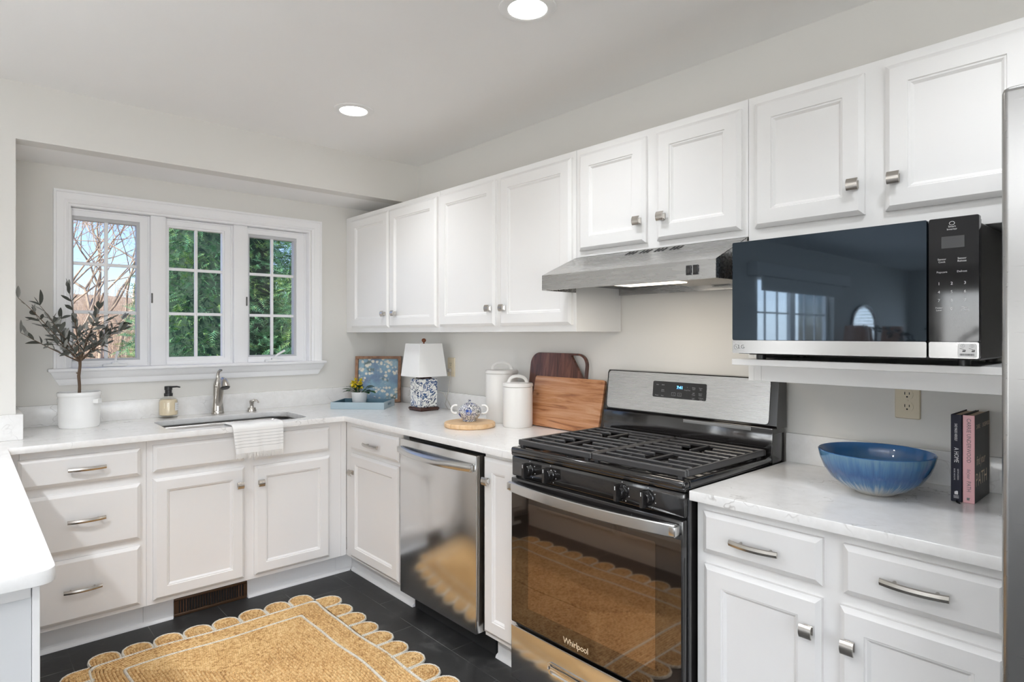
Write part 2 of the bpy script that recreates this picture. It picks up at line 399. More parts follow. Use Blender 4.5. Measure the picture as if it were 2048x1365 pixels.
# direction maps: u right, v up, w towards the viewer
def S(x): return lambda u,v,w:(x-w,-u,v)             # stove wall, faces -X, u = -Y
def W(y): return lambda u,v,w:(u,y-w,v)              # window wall, faces -Y, u = X
DOOR=[(.0,0),(.0,.012),(.003,.0145),(.013,.0205),(.056,.0205),(.058,.0165),(.062,.0165),(.069,.010)]
SLAB=[(.0,0),(.0,.012),(.003,.0145),(.014,.0205)]
def front(mb,f,u0,u1,v0,v1,prof):
    L=[[f(u0+i,v0+i,w),f(u1-i,v0+i,w),f(u1-i,v1-i,w),f(u0+i,v1-i,w)] for i,w in prof]
    return mb.loft(L)
def knob(parent,f,u,v,w=.0205):
    mb=MB(); s=.006
    L=[[f(u+a*h,v+b*h,w+d) for a,b in ((-1,-1),(1,-1),(1,1),(-1,1))] for h,d in ((.0115,0),(.0115,.003),(.006,.010),(.006,.018))]
    mb.loft(L)
    n=8; lo=[];hi=[]
    for i in range(n+1):
        t=-1+2*i/n; d=.027-.006*t*t; lo.append((t*.0165,d-.004)); hi.append((t*.0165,d))
    poly=lo+hi[::-1]
    mb.loft([[f(u+x,v+a,w+d) for a,d in poly] for x in (-.015,.015)])
    return mb.build('knob','nickel',parent)
def pull(parent,f,u,v,ln=.138,w=.0205):
    mb=MB(); n=14; L=[]
    for i in range(n+1):
        t=-1+2*i/n; uu=u+t*ln/2; d=w+.020+.012*(1-t*t)
        L.append([f(uu,v+a,d+b) for a,b in ((-.0085,-.001),(-.007,.003),(0,.0055),(.007,.003),(.0085,-.001),(0,-.003))])
    mb.loft(L)
    for t in (-.62,.62):
        uu=u+t*ln/2; mb.loft([[f(uu+.004*math.cos(k*PI/4),v+.004*math.sin(k*PI/4),d) for k in range(8)] for d in (w,w+.020+.012*(1-t*t))])
    return mb.build('handle','nickel',parent)

# ------------------------------------------------------------------ setting
XL=-10.9; YB=-6.5; ZC=2.458; YM=-.417; XR=-2.055; ZS=2.2107
struct('floor',MB().box(XL-.15,.15,YB-.15,.15,-.12,0),'slate_tile')
struct('ceiling',MB().box(XL-.15,.15,YB-.15,YM,ZC,ZC+.12),'ceiling_paint')
struct('ceiling_recess',MB().box(XR-.14,.15,YM+.10,.15,ZS,ZS+.08),'ceiling_paint')
struct('wall_header',MB().box(XR,-.0,YM,YM+.10,ZS,ZC+.1),'wall_paint')
struct('wall_right',MB().box(0,.15,YB-.15,.15,0,ZC+.1),'wall_paint')
struct('wall_recess_left',MB().box(XR-.14,XR,YM,.15,0,ZC+.1),'wall_paint')
wx0,wx1,wz0,wz1=-1.8266,-.5491,1.19,2.03
mb=MB(); mb.box(XR,wx0,0,.15,0,ZS+.05); mb.box(wx1,0,0,.15,0,ZS+.05); mb.box(wx0,wx1,0,.15,0,wz0-.012); mb.box(wx0,wx1,0,.15,wz1,ZS+.05)
struct('wall_window',mb,'wall_paint')
# main room wall that carries on beyond the recess, with a sliding patio door
mb=MB(); sx0,sx1,sz1=-7.7,-5.5,2.08
mb.box(sx1,XR-.14,YM,YM+.14,0,ZC+.1); mb.box(XL-.15,sx0,YM,YM+.14,0,ZC+.1); mb.box(sx0,sx1,YM,YM+.14,sz1,ZC+.1)
struct('wall_main',mb,'wall_paint')
mb=MB(); lx0,lx1=-5.6,-.80; 
mb.box(XL-.15,XL,YB,lx0,0,ZC+.1); mb.box(XL-.15,XL,lx1,YM,0,ZC+.1); mb.box(XL-.15,XL,lx0,lx1,0,.8); mb.box(XL-.15,XL,lx0,lx1,2.1,ZC+.1)
struct('wall_left',mb,'wall_paint')
mb=MB(); px0,px1=-5.0,-1.4
mb.box(XL-.15,px0,YB-.15,YB,0,ZC+.1); mb.box(px1,.0,YB-.15,YB,0,ZC+.1); mb.box(px0,px1,YB-.15,YB,2.15,ZC+.1)
struct('wall_rear',mb,'wall_paint')
def framed(name,f,u0,u1,v0,v1,nu,nv,t=.06,mt=.018,cell=1):
    fr=MB(); d0,d1=-.05,.0
    def bar(a,b,c,d,w0=d0,w1=d1): fr.loft([[f(a,c,w0),f(b,c,w0),f(b,d,w0),f(a,d,w0)],[f(a,c,w1),f(b,c,w1),f(b,d,w1),f(a,d,w1)]])
    for k in range(cell):
        a=u0+(u1-u0)*k/cell; b=u0+(u1-u0)*(k+1)/cell
        bar(a,a+t,v0,v1); bar(b-t,b,v0,v1); bar(a+t,b-t,v0,v0+t); bar(a+t,b-t,v1-t,v1)
        for i in range(1,nu): c=a+t+(b-a-2*t)*i/nu; bar(c-mt/2,c+mt/2,v0+t,v1-t,-.035,-.015)
        for i in range(1,nv): c=v0+t+(v1-v0-2*t)*i/nv; bar(a+t,b-t,c-mt/2,c+mt/2,-.034,-.016)
    o=struct(name,fr,'trim_paint')
    gp=MB(); gp.loft([[f(u0+t/2,v0+t/2,w),f(u1-t/2,v0+t/2,w),f(u1-t/2,v1-t/2,w),f(u0+t/2,v1-t/2,w)] for w in (-.028,-.024)]); gp.build('pane','window_glass',o)
    return o
framed('door_1',lambda u,v,w:(u,YM+.08-w,v),sx0,sx1,0.0,sz1,3,5,.07,.02,2)
framed('window_4',lambda u,v,w:(XL-.06+w,u,v),lx0,lx1,.8,2.1,1,1,.06,.02,4)
framed('added_rear_door',lambda u,v,w:(u,YB-.08+w,v),px0,px1,0.0,2.15,2,5,.08,.02,3)  # unseen rear patio doors, added as the opening for soft fill

# ------------------------------------------------------------------ kitchen window
mb=MB()
def board(poly3): mb.loft(poly3)
# profiled casing: loft a moulding section round three sides
def casing(mb):
    sec=[(0,.0),(0,.026),(.010,.026),(.014,.020),(.040,.018),(.046,.015),(.052,.017),(.062,.012),(.062,0)]   # (distance inward from outer edge, projection)
    o0,o1,zt=-1.888,-.4838,2.0925; L=[]
    for (x,z,dx,dz) in ((o0,1.19,1,0),(o0,zt,1,-1),(o1,zt,-1,-1),(o1,1.19,-1,0)):
        L.append([(x+dx*d,-p,z+dz*d) for d,p in sec])
    mb.loft(L)
casing(mb); struct('trim_1',mb,'trim_paint',30)
mb=MB(); mb.box(-1.912,-.460,-.052,.0,1.174,1.192,.006); mb.box(wx0,wx1,-.002,.11,1.178,1.192)
sec=[(0,0),(-.012,0),(-.016,.010),(-.018,.030),(-.028,.040),(-.032,.052),(-.036,.068),(0,.068)]
L=[]
for x,s in ((-1.865,1),(-.505,-1)): L.append([(x-s*(z*.55),y,1.1055+z) for y,z in sec])
mb.loft(L); struct('trim_2',mb,'trim_paint',30)
mb=MB(); e=.012
mb.box(wx0,wx0+e,0,.13,1.19,wz1); mb.box(wx1-e,wx1,0,.13,1.19,wz1); mb.box(wx0+e,wx1-e,0,.13,wz1-e,wz1)
mb.box(-1.4527,-1.379,.02,.13,1.19,wz1-e,.003); mb.box(-1.015,-.9366,.02,.13,1.19,wz1-e,.003)
struct('trim_3',mb,'trim_paint')
def win(name,x0,x1,g0,g1,fx,crank,lock):
    o=bpy.data.objects.new(name,None); COL.objects.link(o); o.location=((x0+x1)/2,.06,1.19); ORG[o.name]=Vector(o.location); o['kind']='structure'
    z0,z1,h0,h1=1.19,2.016,1.234,1.968; yf=.045
    fr=MB(); t=.010
    fr.box(x0,x0+t,yf,.125,z0,z1,.002); fr.box(x1-t,x1,yf,.125,z0,z1,.002); fr.box(x0+t,x1-t,yf,.125,z1-t,z1,.002); fr.box(x0+t,x1-t,yf,.125,z0,z0+.022,.002)
    fr.build('frame','trim_paint',o)
    sa=MB(); ys=.052
    def ring(a0,a1,b0,b1,c0,c1,d0,d1,y0,y1):
        L=[[(a0,y,b0),(a1,y,b0),(a1,y,b1),(a0,y,b1)] for y in (y0,)]
        P=lambda a,b,c,d,y:[(a,y,c),(b,y,c),(b,y,d),(a,y,d)]
        sa.loft([P(a0,a1,b0,b1,y1),P(a0,a1,b0,b1,y0),P(c0,c1,d0,d1,y0),P(c0,c1,d0,d1,y1)],True,False,False)
    ring(x0+t,x1-t,z0+.022,z1-t,g0-.010,g1+.010,h0-.010,h1+.010,ys,.10)
    if not crank: ring(g0-.010,g1+.010,h0-.010,h1+.010,g0,g1,h0,h1,ys+.010,.10)
    sa.build('sash','trim_paint',o)
    if crank:
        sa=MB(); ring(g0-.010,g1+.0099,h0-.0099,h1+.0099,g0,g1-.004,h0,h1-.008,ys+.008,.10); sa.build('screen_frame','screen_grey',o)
    mu=MB(); xm=(g0+g1)/2; m=.0085
    mu.box(xm-m,xm+m,.066,.082,h0,h1,.003)
    for z in (h0+(h1-h0)*.335,h0+(h1-h0)*.681): mu.box(g0,g1,.067,.081,z-m,z+m,.003)
    mu.build('muntin','trim_paint',o)
    MB().box(g0-.004,g1+.004,.072,.076,h0-.004,h1+.004).build('pane','window_glass',o)
    if crank:
        c=MB(); cx=crank; c.box(cx-.055,cx+.055,.012,.044,1.192,1.206,.005)
        c.box(cx-.016,cx+.016,.016,.040,1.204,1.216,.005); c.tube([(cx,.026,1.214),(cx+.018,.012,1.238),(cx+.060,.004,1.262)] if crank>-1 else [(cx,.026,1.214),(cx+.004,.010,1.245),(cx+.008,-.002,1.272)],[.006,.006,.007],8)
        c.build('crank','white_plastic',o)
    if lock: MB().box(lock-.004,lock+.004,.014,.030,1.535,1.590,.003).build('lock_lever','dark_case',o)
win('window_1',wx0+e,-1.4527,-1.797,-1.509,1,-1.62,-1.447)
win('window_2',-1.379,-1.015,-1.354,-1.0685,0,0,0)
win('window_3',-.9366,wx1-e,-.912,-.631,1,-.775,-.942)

# ------------------------------------------------------------------ worktops
ZK=.908; HB=.0125; BV=.002
fz=lambda z0:(lambda x,y,z:(x,y,z0+z))
out=[(-3.0,-2.3425)]+[(-2.0916-.03+.03*math.sin(a),-2.3425+.03-.03*math.cos(a)) for a in [k*PI/12 for k in range(7)]]
out+=[(-2.0916,-.654),(-.6445,-.654),(-.6445,-2.0590),(-.001,-2.0590),(-.001,-.001),(XR+.001,-.001),(XR+.001,YM-.001),(-3.0,YM-.001)]
sinkhole=rrect(-1.49,-.80,-.572,-.178,.075,7)[::-1]
wt=thing('worktop','pale veined quartz worktop wrapping round the sink wall to the range, sink cut in','worktop',(-1.3,-.35,ZK-.029))
plate(MB(),[out,sinkhole],HB,BV,fz(ZK-HB-BV)).build('top','quartz',wt,angle=50)
mb=MB(); mb.box(XR+.021,-.0205,-.0205,-.0005,ZK,1.0105,.002); mb.box(-.0205,-.0005,-2.0585,-.0005,ZK,1.0105,.002)
mb.build('backsplash','quartz',wt)
mb=MB(); mb.box(-3.0,XR+.0245,YM-.0205,YM-.0005,ZK,1.0185,.003); mb.box(XR+.0005,XR+.0245,YM,-.021,ZK,1.0185,.003)
mb.build('backsplash','quartz',wt)
wt2=thing('worktop','short pale veined quartz worktop under the blue bowl and books','worktop',(-.32,-3.2,ZK-.029))
plate(MB(),[[(-.6445,-3.584),(-.001,-3.584),(-.001,-2.8340),(-.6445,-2.8340)]],HB,BV,fz(ZK-HB-BV)).build('top','quartz',wt2,angle=50)
MB().box(-.0205,-.0005,-3.584,-2.8345,ZK,1.0105,.002).build('backsplash','quartz',wt2)

# ------------------------------------------------------------------ base cabinets
ZT=.878; ZB=.115; ZBt=ZB+.0
def carcass_S(y0,y1,toe=True):   # stove wall, y0>y1
    mb=MB(); mb.box(-.604,-.004,y1+.0003,y0-.0003,ZB,ZT,.0012,1)
    if toe: mb.box(-.536,-.10,y1+.0003,y0-.0003,0,ZB)
    return mb
def carcass_W(x0,x1,x1f=None):
    mb=MB(); mb.box(x0+.0003,x1-.0003,-.605,-.004,ZB,ZT,.0012,1); mb.box(x0+.0003,x1-.0003,-.537,-.10,0,ZB); return mb
fW=W(-.605); fS=S(-.604)
def cab_door(c,f,u0,u1,v0,v1,ku=None,kv=None,lab=None,mat='cabinet_base_paint'):
    d=front(MB(),f,u0,u1,v0,v1,DOOR).build('door',mat,c,angle=20)
    if ku is not None: knob(d,f,ku,kv)
    return d
def cab_drawer(c,f,u0,u1,v0,v1,pu=None,pv=None,ln=.138,name='drawer'):
    d=front(MB(),f,u0,u1,v0,v1,SLAB).build(name,'cabinet_base_paint',c,angle=20)
    if pu is not None: pull(d,f,pu,pv,ln)
    return d
G1='white base cabinets under the worktops'
c=thing('base_cabinet','white base cabinet of three stacked slab drawers under the potted olive tree','cabinet',(-1.85,-.3,0),G1)
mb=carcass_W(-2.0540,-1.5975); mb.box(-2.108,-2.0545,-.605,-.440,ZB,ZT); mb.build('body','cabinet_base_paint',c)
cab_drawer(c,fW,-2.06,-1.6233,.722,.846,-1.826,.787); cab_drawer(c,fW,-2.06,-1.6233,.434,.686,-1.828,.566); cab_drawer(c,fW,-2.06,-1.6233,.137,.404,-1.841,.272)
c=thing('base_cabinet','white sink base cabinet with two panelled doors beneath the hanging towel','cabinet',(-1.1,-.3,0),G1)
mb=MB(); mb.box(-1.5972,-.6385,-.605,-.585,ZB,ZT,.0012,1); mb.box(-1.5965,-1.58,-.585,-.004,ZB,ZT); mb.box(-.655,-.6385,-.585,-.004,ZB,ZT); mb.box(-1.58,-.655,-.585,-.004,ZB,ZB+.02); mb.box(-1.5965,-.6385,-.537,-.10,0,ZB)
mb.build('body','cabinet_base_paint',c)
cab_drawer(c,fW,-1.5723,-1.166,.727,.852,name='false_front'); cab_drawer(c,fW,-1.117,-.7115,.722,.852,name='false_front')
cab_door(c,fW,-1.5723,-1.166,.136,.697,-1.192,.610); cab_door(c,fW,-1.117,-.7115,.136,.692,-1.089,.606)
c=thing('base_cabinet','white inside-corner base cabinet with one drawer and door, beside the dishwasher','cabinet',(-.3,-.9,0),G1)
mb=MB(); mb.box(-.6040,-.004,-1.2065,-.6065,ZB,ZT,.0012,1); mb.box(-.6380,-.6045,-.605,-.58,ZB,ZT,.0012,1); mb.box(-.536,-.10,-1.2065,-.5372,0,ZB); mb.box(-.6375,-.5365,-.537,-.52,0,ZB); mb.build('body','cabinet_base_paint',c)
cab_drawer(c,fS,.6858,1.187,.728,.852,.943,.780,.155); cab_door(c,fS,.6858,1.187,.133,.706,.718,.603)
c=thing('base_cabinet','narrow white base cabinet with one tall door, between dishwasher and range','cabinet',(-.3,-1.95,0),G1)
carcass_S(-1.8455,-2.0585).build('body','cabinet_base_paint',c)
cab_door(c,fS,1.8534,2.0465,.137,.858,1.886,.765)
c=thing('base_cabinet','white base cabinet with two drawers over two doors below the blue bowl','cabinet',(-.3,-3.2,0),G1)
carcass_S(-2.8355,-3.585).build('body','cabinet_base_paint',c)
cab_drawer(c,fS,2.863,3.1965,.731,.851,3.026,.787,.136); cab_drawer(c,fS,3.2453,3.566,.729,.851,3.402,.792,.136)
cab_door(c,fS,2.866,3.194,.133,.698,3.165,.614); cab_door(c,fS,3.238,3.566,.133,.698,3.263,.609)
c=thing('peninsula_cabinet','white peninsula end cabinet under the nearest worktop corner','cabinet',(-2.5,-1.5,0))
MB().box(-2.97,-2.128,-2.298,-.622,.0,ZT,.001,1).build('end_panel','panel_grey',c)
mb=MB(); mb.box(-2.1275,-2.1150,-2.304,-.622,.10,ZT,.001,1); mb.box(-2.127,-2.120,-2.30,-.622,0,.10); mb.build('face_frame','cabinet_base_paint',c)
fQ=lambda u,v,w:(-2.115+w,u,v)
for a,b in ((-2.00,-1.46),(-1.41,-.72)):
    cab_drawer(c,fQ,a,b,.728,.850,(a+b)/2,.789); cab_door(c,fQ,a,b,.133,.698,b-.03 if a<-1.9 else a+.03,.61)
MB().box(-2.97,-2.129,-2.306,-2.2985,ZT-.03,ZT-.0005,.003).build('scribe_moulding','cabinet_base_paint',c)
# toe-kick shoe mouldings
def shoe(mb,a,b,ax):
    sec=[(0,0),(.015,0),(.014,.006),(.010,.012),(.004,.016),(0,.017)]
    if ax=='W': mb.loft([[(x,-.5375-p,z) for p,z in sec] for x in (a,b)])
    else: mb.loft([[(-.5365-p,y,z) for p,z in sec] for y in (a,b)])
mb=MB(); shoe(mb,-2.11,-1.473,'W'); shoe(mb,-1.125,-.555,'W'); struct('baseboard_back',mb,'cabinet_base_paint')
mb=MB(); shoe(mb,-.555,-1.2055,'S'); shoe(mb,-1.847,-2.0575,'S'); shoe(mb,-2.837,-3.58,'S'); struct('baseboard_right',mb,'cabinet_base_paint')
# toe-kick register
v=thing('floor_register','brown metal heating register set in the toe kick under the sink','vent',(-1.3,-.54,0))
mb=MB(); y0,y1=-.5465,-.538
mb.box(-1.469,-1.129,y0,y1,.003,.018,.002); mb.box(-1.469,-1.129,y0,y1,.078,.090,.002); mb.box(-1.469,-1.448,y0,y1,.018,.078); mb.box(-1.147,-1.129,y0,y1,.018,.078)
mb.build('frame','bronze_grille',v); MB().box(-1.45,-1.145,-.5385,-.5376,.016,.08).build('backing','black_matte',v)
for i in range(24):
    x=-1.440+i*.0123
    MB().box(x-.0015,x+.0015,-.545,-.5390,.018,.078).build('louver','grille_slat' if i in(0,1,2,22,23) else 'bronze_grille',v)

# ------------------------------------------------------------------ wall cabinets
ZB1,ZT1=1.3747,2.1377; XF=-.3006; fU=S(XF)
G2='white wall cabinets along the stove wall'
def wall_cab(label,y0,y1,zb,doors):
    c=thing('wall_cabinet',label,'cabinet',(-.15,(y0+y1)/2,zb),G2)
    MB().box(XF,-.002,y1+.0006,y0-.0006,zb,ZT1,.001,1).build('body','cabinet_paint',c)
    for u0,u1,v0,v1,ku,kv in doors: cab_door(c,fU,u0,u1,v0,v1,ku,kv,mat='cabinet_paint')
    return c
wall_cab('white wall cabinet with two tall doors in the corner next to the window',-.003,-1.0895,ZB1,[(.1028,.5706,1.404,2.109,.535,1.487),(.5839,1.0723,1.404,2.109,.655,1.487)])
wall_cab('white wall cabinet with two tall doors above the canisters and cutting boards',-1.0905,-2.0780,ZB1,[(1.1027,1.5619,1.404,2.109,1.531,1.489),(1.6022,2.0600,1.404,2.109,1.635,1.488)])
wall_cab('short white wall cabinet with two doors above the range hood',-2.0790,-2.8375,1.685,[(2.1058,2.4389,1.709,2.109,2.4125,1.792),(2.4887,2.8185,1.709,2.109,2.5195,1.794)])
c=thing('wall_cabinet','white wall cabinet whose open lower bay and shelf carry the microwave','cabinet',(-.15,-3.2,1.21),G2)
ya,yb=-2.8385,-3.585; mb=MB()
mb.box(XF,-.002,yb,ya,1.6425,ZT1,.001,1)
mb.box(XF,-.002,ya-.018,ya,1.213,1.6425); mb.box(XF,-.002,yb,yb+.018,1.213,1.6425)
mb.box(XF,XF+.018,ya-.0185-.024,ya-.0185,1.213,1.6425,.001,1); mb.box(XF,XF+.018,yb+.018,ya-.043,1.213,1.262,.001,1); mb.box(XF+.018,-.002,yb+.018,ya-.018,1.240,1.262)
mb.build('body','cabinet_paint',c)
MB().box(-.410,-.003,yb+.001,ya+.0,1.2675,1.2870,.0015,1).build('shelf','cabinet_paint',c)
for u0,u1,ku in ((2.8651,3.1907,3.1675),(3.2443,3.570,3.271)): cab_door(c,fU,u0,u1,1.7065,2.109,ku,1.792,mat='cabinet_paint')

# ------------------------------------------------------------------ recessed ceiling lights, plus unseen fill spots
G3='round recessed ceiling lights'
for i,(x,y,lab) in enumerate([(-.8037,-1.0741,'round recessed ceiling light nearer the window'),(-.8177,-2.3282,'round recessed ceiling light above the middle of the floor, larger in view'),
    (-.82,-3.58,0),(-1.9,-2.35,0),(-2.95,-1.95,0),(-2.75,-3.9,0),(-4.8,-2.4,0),(-4.8,-4.8,0),(-7.2,-3.4,0)]):  # spots off the stove-wall row are unseen, added as fill light
    lamp('can_and_fill_spot','SPOT',(x,y,ZC-.030),CAN_E if x>-2 else (FAR_E if y>-2.1 else FAR_E*.4),CAN_COL,target=(x,y,0),spot_size=math.radians(132),spot_blend=.9,shadow_soft_size=.05)
    if not lab: continue
    t=thing('recessed_light',lab,'ceiling light',(x,y,ZC-.004),G3)
    MB().lathe([(.0965,0),(.095,-.004),(.070,-.008),(.0655,-.006),(.0655,-.0005),(.0965,-.0002)],(x,y,ZC-.0004),40,cap0=False,cap1=False).build('trim_ring','white_plastic',t)
    MB().lathe([(.0652,-.0055),(.045,-.007),(.0,-.0075)],(x,y,ZC-.0004),32,cap0=False).build('lens','lamp_lens',t)

# ------------------------------------------------------------------ dishwasher
t=thing('dishwasher','stainless steel dishwasher with a bowed bar handle, built in beside the corner','dishwasher',(-.33,-1.52,0))
y0,y1=-1.2265,-1.8205
MB().box(-.575,-.05,y1-.015,y0+.012,.10,.868).build('tub','black_plastic',t)
MB().box(-.540,-.30,y1-.015,y0+.012,.003,.10).build('toe_panel','black_matte',t)
MB().box(-.6350,-.5765,y1,y0,.1125,.8575,.004).build('door','stainless_front',t)
mb=MB(); n=18; L=[]
for i in range(n+1):
    k=-1+2*i/n; y=(y0+y1)/2+k*.287; d=.012+.040*(1-abs(k)**2.2); hh=.0175
    L.append([(-.635-d+a,y,.806+b) for a,b in ((.010,-hh),(-.002,-hh*.95),(-.008,-hh*.5),(-.010,0),(-.008,hh*.5),(-.002,hh*.95),(.010,hh))])
mb.loft(L)
for y in (y0-.012,y1+.012): mb.box(-.656,-.634,y-.008,y+.008,.792,.820,.003)
mb.build('handle','satin_steel',t)
mb=MB()
for k in range(4): text(mb,'|' if k<3 else '>',.010,(lambda u,v,w,k=k:(-.6352-w,-(1.262+k*.018+u),.826+v)))
mb.build('control_lettering','dark_print',t)

# ------------------------------------------------------------------ gas range
t=thing('gas_range','black and stainless gas range with cast iron grates and a blue clock','range',(-.35,-2.446,0))
ry0,ry1=-2.066,-2.826; XFR=-.655
MB().box(-.635,-.02,ry1,ry0,.03,.900,.003,1).build('body','black_enamel',t)
for x,y in ((-.60,ry0-.05),(-.60,ry1+.05),(-.08,ry0-.05),(-.08,ry1+.05)): MB().lathe([(.018,0),(.018,.03)],(x,y,0),12).build('leg','black_plastic',t)
mb=MB()   # cooktop pan with raised rolled rim
mb.box(-.658,-.09,ry1-.001,ry0+.001,.9005,.918,.006)
mb.box(-.660,-.628,ry1-.002,ry0+.002,.908,.9335,.009,3); mb.box(-.628,-.10,ry0-.014,ry0+.002,.908,.9335,.006); mb.box(-.628,-.10,ry1-.002,ry1+.014,.908,.9335,.006)
mb.build('cooktop','black_enamel',t)
MB().box(XFR,-.6355,ry1+.001,ry0-.001,.824,.8985,.006).build('control_panel','black_enamel',t)
fR=S(XFR)
def rk(u):
    k=MB(); k.loft([[fR(u+r*math.cos(a*PI/12),.861+r*math.sin(a*PI/12),d) for a in range(24)] for r,d in ((.0225,0),(.0225,.006),(.0195,.010),(.0185,.022),(.017,.024))])
    k.loft([[fR(u+x*s,.861+z*s2,d) for x,z in ((-1,-1),(1,-1),(1,1),(-1,1))] for s,s2,d in ((.0075,.026,.006),(.007,.0255,.034),(.005,.024,.038))])
    o=k.build('knob','black_enamel',t)
    m=MB(); m.box(XFR-.0386,XFR-.0380,-u-.001,-u+.001,.872,.884); m.build('pointer','white_print',o)
    p=MB()
    for a in (90,30,-20,-60): p.add([fR(u+.029*math.cos(math.radians(a))+x,.861+.031*math.sin(math.radians(a))+z,.0004) for x,z in ((-.0014,-.0014),(.0014,-.0014),(.0014,.0014),(-.0014,.0014))],[(0,1,2,3)])
    p.build('dial_dots','white_print',o)  # printed dots round the knob, not letters
for u in (2.168,2.275,2.597,2.697): rk(u)
# oven door
d=MB().box(-.660,-.6365,ry1+.003,ry0-.003,.268,.818,.004).build('oven_door','black_enamel',t)
fD=S(-.660)
g_=MB(); g_.loft([[fD(a,c,w) for a,c in ((2.075,.274),(2.817,.274),(2.817,.762),(2.075,.762))] for w in (.0003,.0012)]); g_.build('glass','oven_glass',d)
g_=MB(); P=rrect(2.165,2.728,.345,.735,.004,1); g_.loft([[fD(a,c,w) for a,c in P] for w in (.0013,.0017)]); g_.build('window','oven_window',d)
mb=MB(); n=24; L=[]
for i in range(n+1):
    k=-1+2*i/n; y=(ry0+ry1)/2+k*.363; dd=.022+.036*(1-k*k)
    L.append([(-.660-dd+a,y,.790+b) for a,b in ((.010,-.019),(-.0015,-.019),(-.004,-.016),(-.0045,.0),(-.004,.015),(-.0015,.018),(.012,.018))])
mb.loft(L)
for y in (ry0-.022,ry1+.022): mb.box(-.690,-.659,y-.012,y+.012,.776,.804,.003)
mb.build('handle','satin_steel',d)
mb=MB(); text(mb,'Whirlpool',.030,lambda u,v,w:fD(2.402+u,.297+v,.0014+w),spacing=.92); mb.build('lettering','gold_print',d)
dr=MB().box(-.662,-.6365,ry1+.003,ry0-.003,.055,.258,.005).build('storage_drawer','stainless_front',t)
mb=MB(); fD2=S(-.662); P=rrect(2.27,2.60,.150,.195,.016,4)
mb.loft([[fD2(a,c,.0) for a,c in P],[fD2(a,c,.004) for a,c in P],[fD2(2.435+(a-2.435)*.965,.1725+(c-.1725)*.75,.004) for a,c in P],[fD2(2.435+(a-2.435)*.94,.1725+(c-.1725)*.55,.0006) for a,c in P]],cap0=False)
mb.build('pull_recess','chrome',dr)
MB().box(-.60,-.10,ry1+.02,ry0-.02,.02,.05).build('kick_plate','black_matte',t)
# backguard
gy0,gy1=-2.066,-2.836
MB().box(-.112,-.018,gy1+.006,gy0,.9005,1.034,.006).build('rear_riser','black_enamel',t)
mb=MB(); sec=[(-.018,1.030),(-.090,1.030),(-.096,1.040),(-.078,1.196),(-.070,1.2065),(-.018,1.2065)]
mb.loft([[(x,y,z) for x,z in sec] for y in (gy0,gy1)]); mb.build('backguard','black_enamel',t,angle=30)
a_=math.atan2(.018,.156)
fB=lambda u,v,w:(-.0965+(v-1.036)*math.tan(a_)-w*math.cos(a_),-u,v+w*math.sin(a_)*0)
mb=MB(); P=rrect(2.074,2.808,1.0435,1.203,.014,4); mb.loft([[fB(a,c,w) for a,c in P] for w in (.0003,.0030)]); mb.build('steel_panel','stainless',t)
cp=MB(); P=rrect(2.312,2.558,1.106,1.171,.006,3); cp.loft([[fB(a,c,w) for a,c in P] for w in (.0031,.0042)]); cp=cp.build('control_display','panel_glass',t)
mb=MB(); fT=lambda u,v,w:fB(u,v,.0044+w)
text(mb,'7:41',.017,lambda u,v,w:fT(2.440+u,1.150+v,w)); mb.build('clock_digits','clock_blue',cp)
mb=MB()
for s_,u,v in (('Bake',2.335,1.157),('Broil',2.361,1.157),('Keep\nWarm',2.361,1.134),('Frozen',2.333,1.114),('Pizza',2.360,1.113),('+',2.474,1.153),('Temp/Time',2.474,1.142),('-',2.474,1.131),('Delay\nStart',2.503,1.150),('Timer\nSet',2.533,1.150),('Self\nClean',2.503,1.129),('Steam\nClean',2.533,1.129),('Light',2.503,1.112),('Control\nLock',2.536,1.112),('>',2.412,1.1225),('x',2.440,1.1225)): text(mb,s_,.0062,lambda u2,v2,w,u=u,v=v:fT(u+u2,v+v2,w))
for u in (2.412,2.440):
    P=[(u-.009,1.116),(u+.009,1.116),(u+.009,1.129),(u-.009,1.129)]; Q=[(u-.0083,1.1167),(u+.0083,1.1167),(u+.0083,1.1283),(u-.0083,1.1283)]
    mb.loft([[fT(a,c,.0003) for a,c in P],[fT(a,c,.0003) for a,c in Q]],cap0=False,cap1=False)
mb.build('button_lettering','grey_print',cp)
mb=MB(); mb.box(-.1128,-.1095,-2.75,-2.47,1.017,1.030,.002); mb.build('vent_louver','grey_plastic',t)
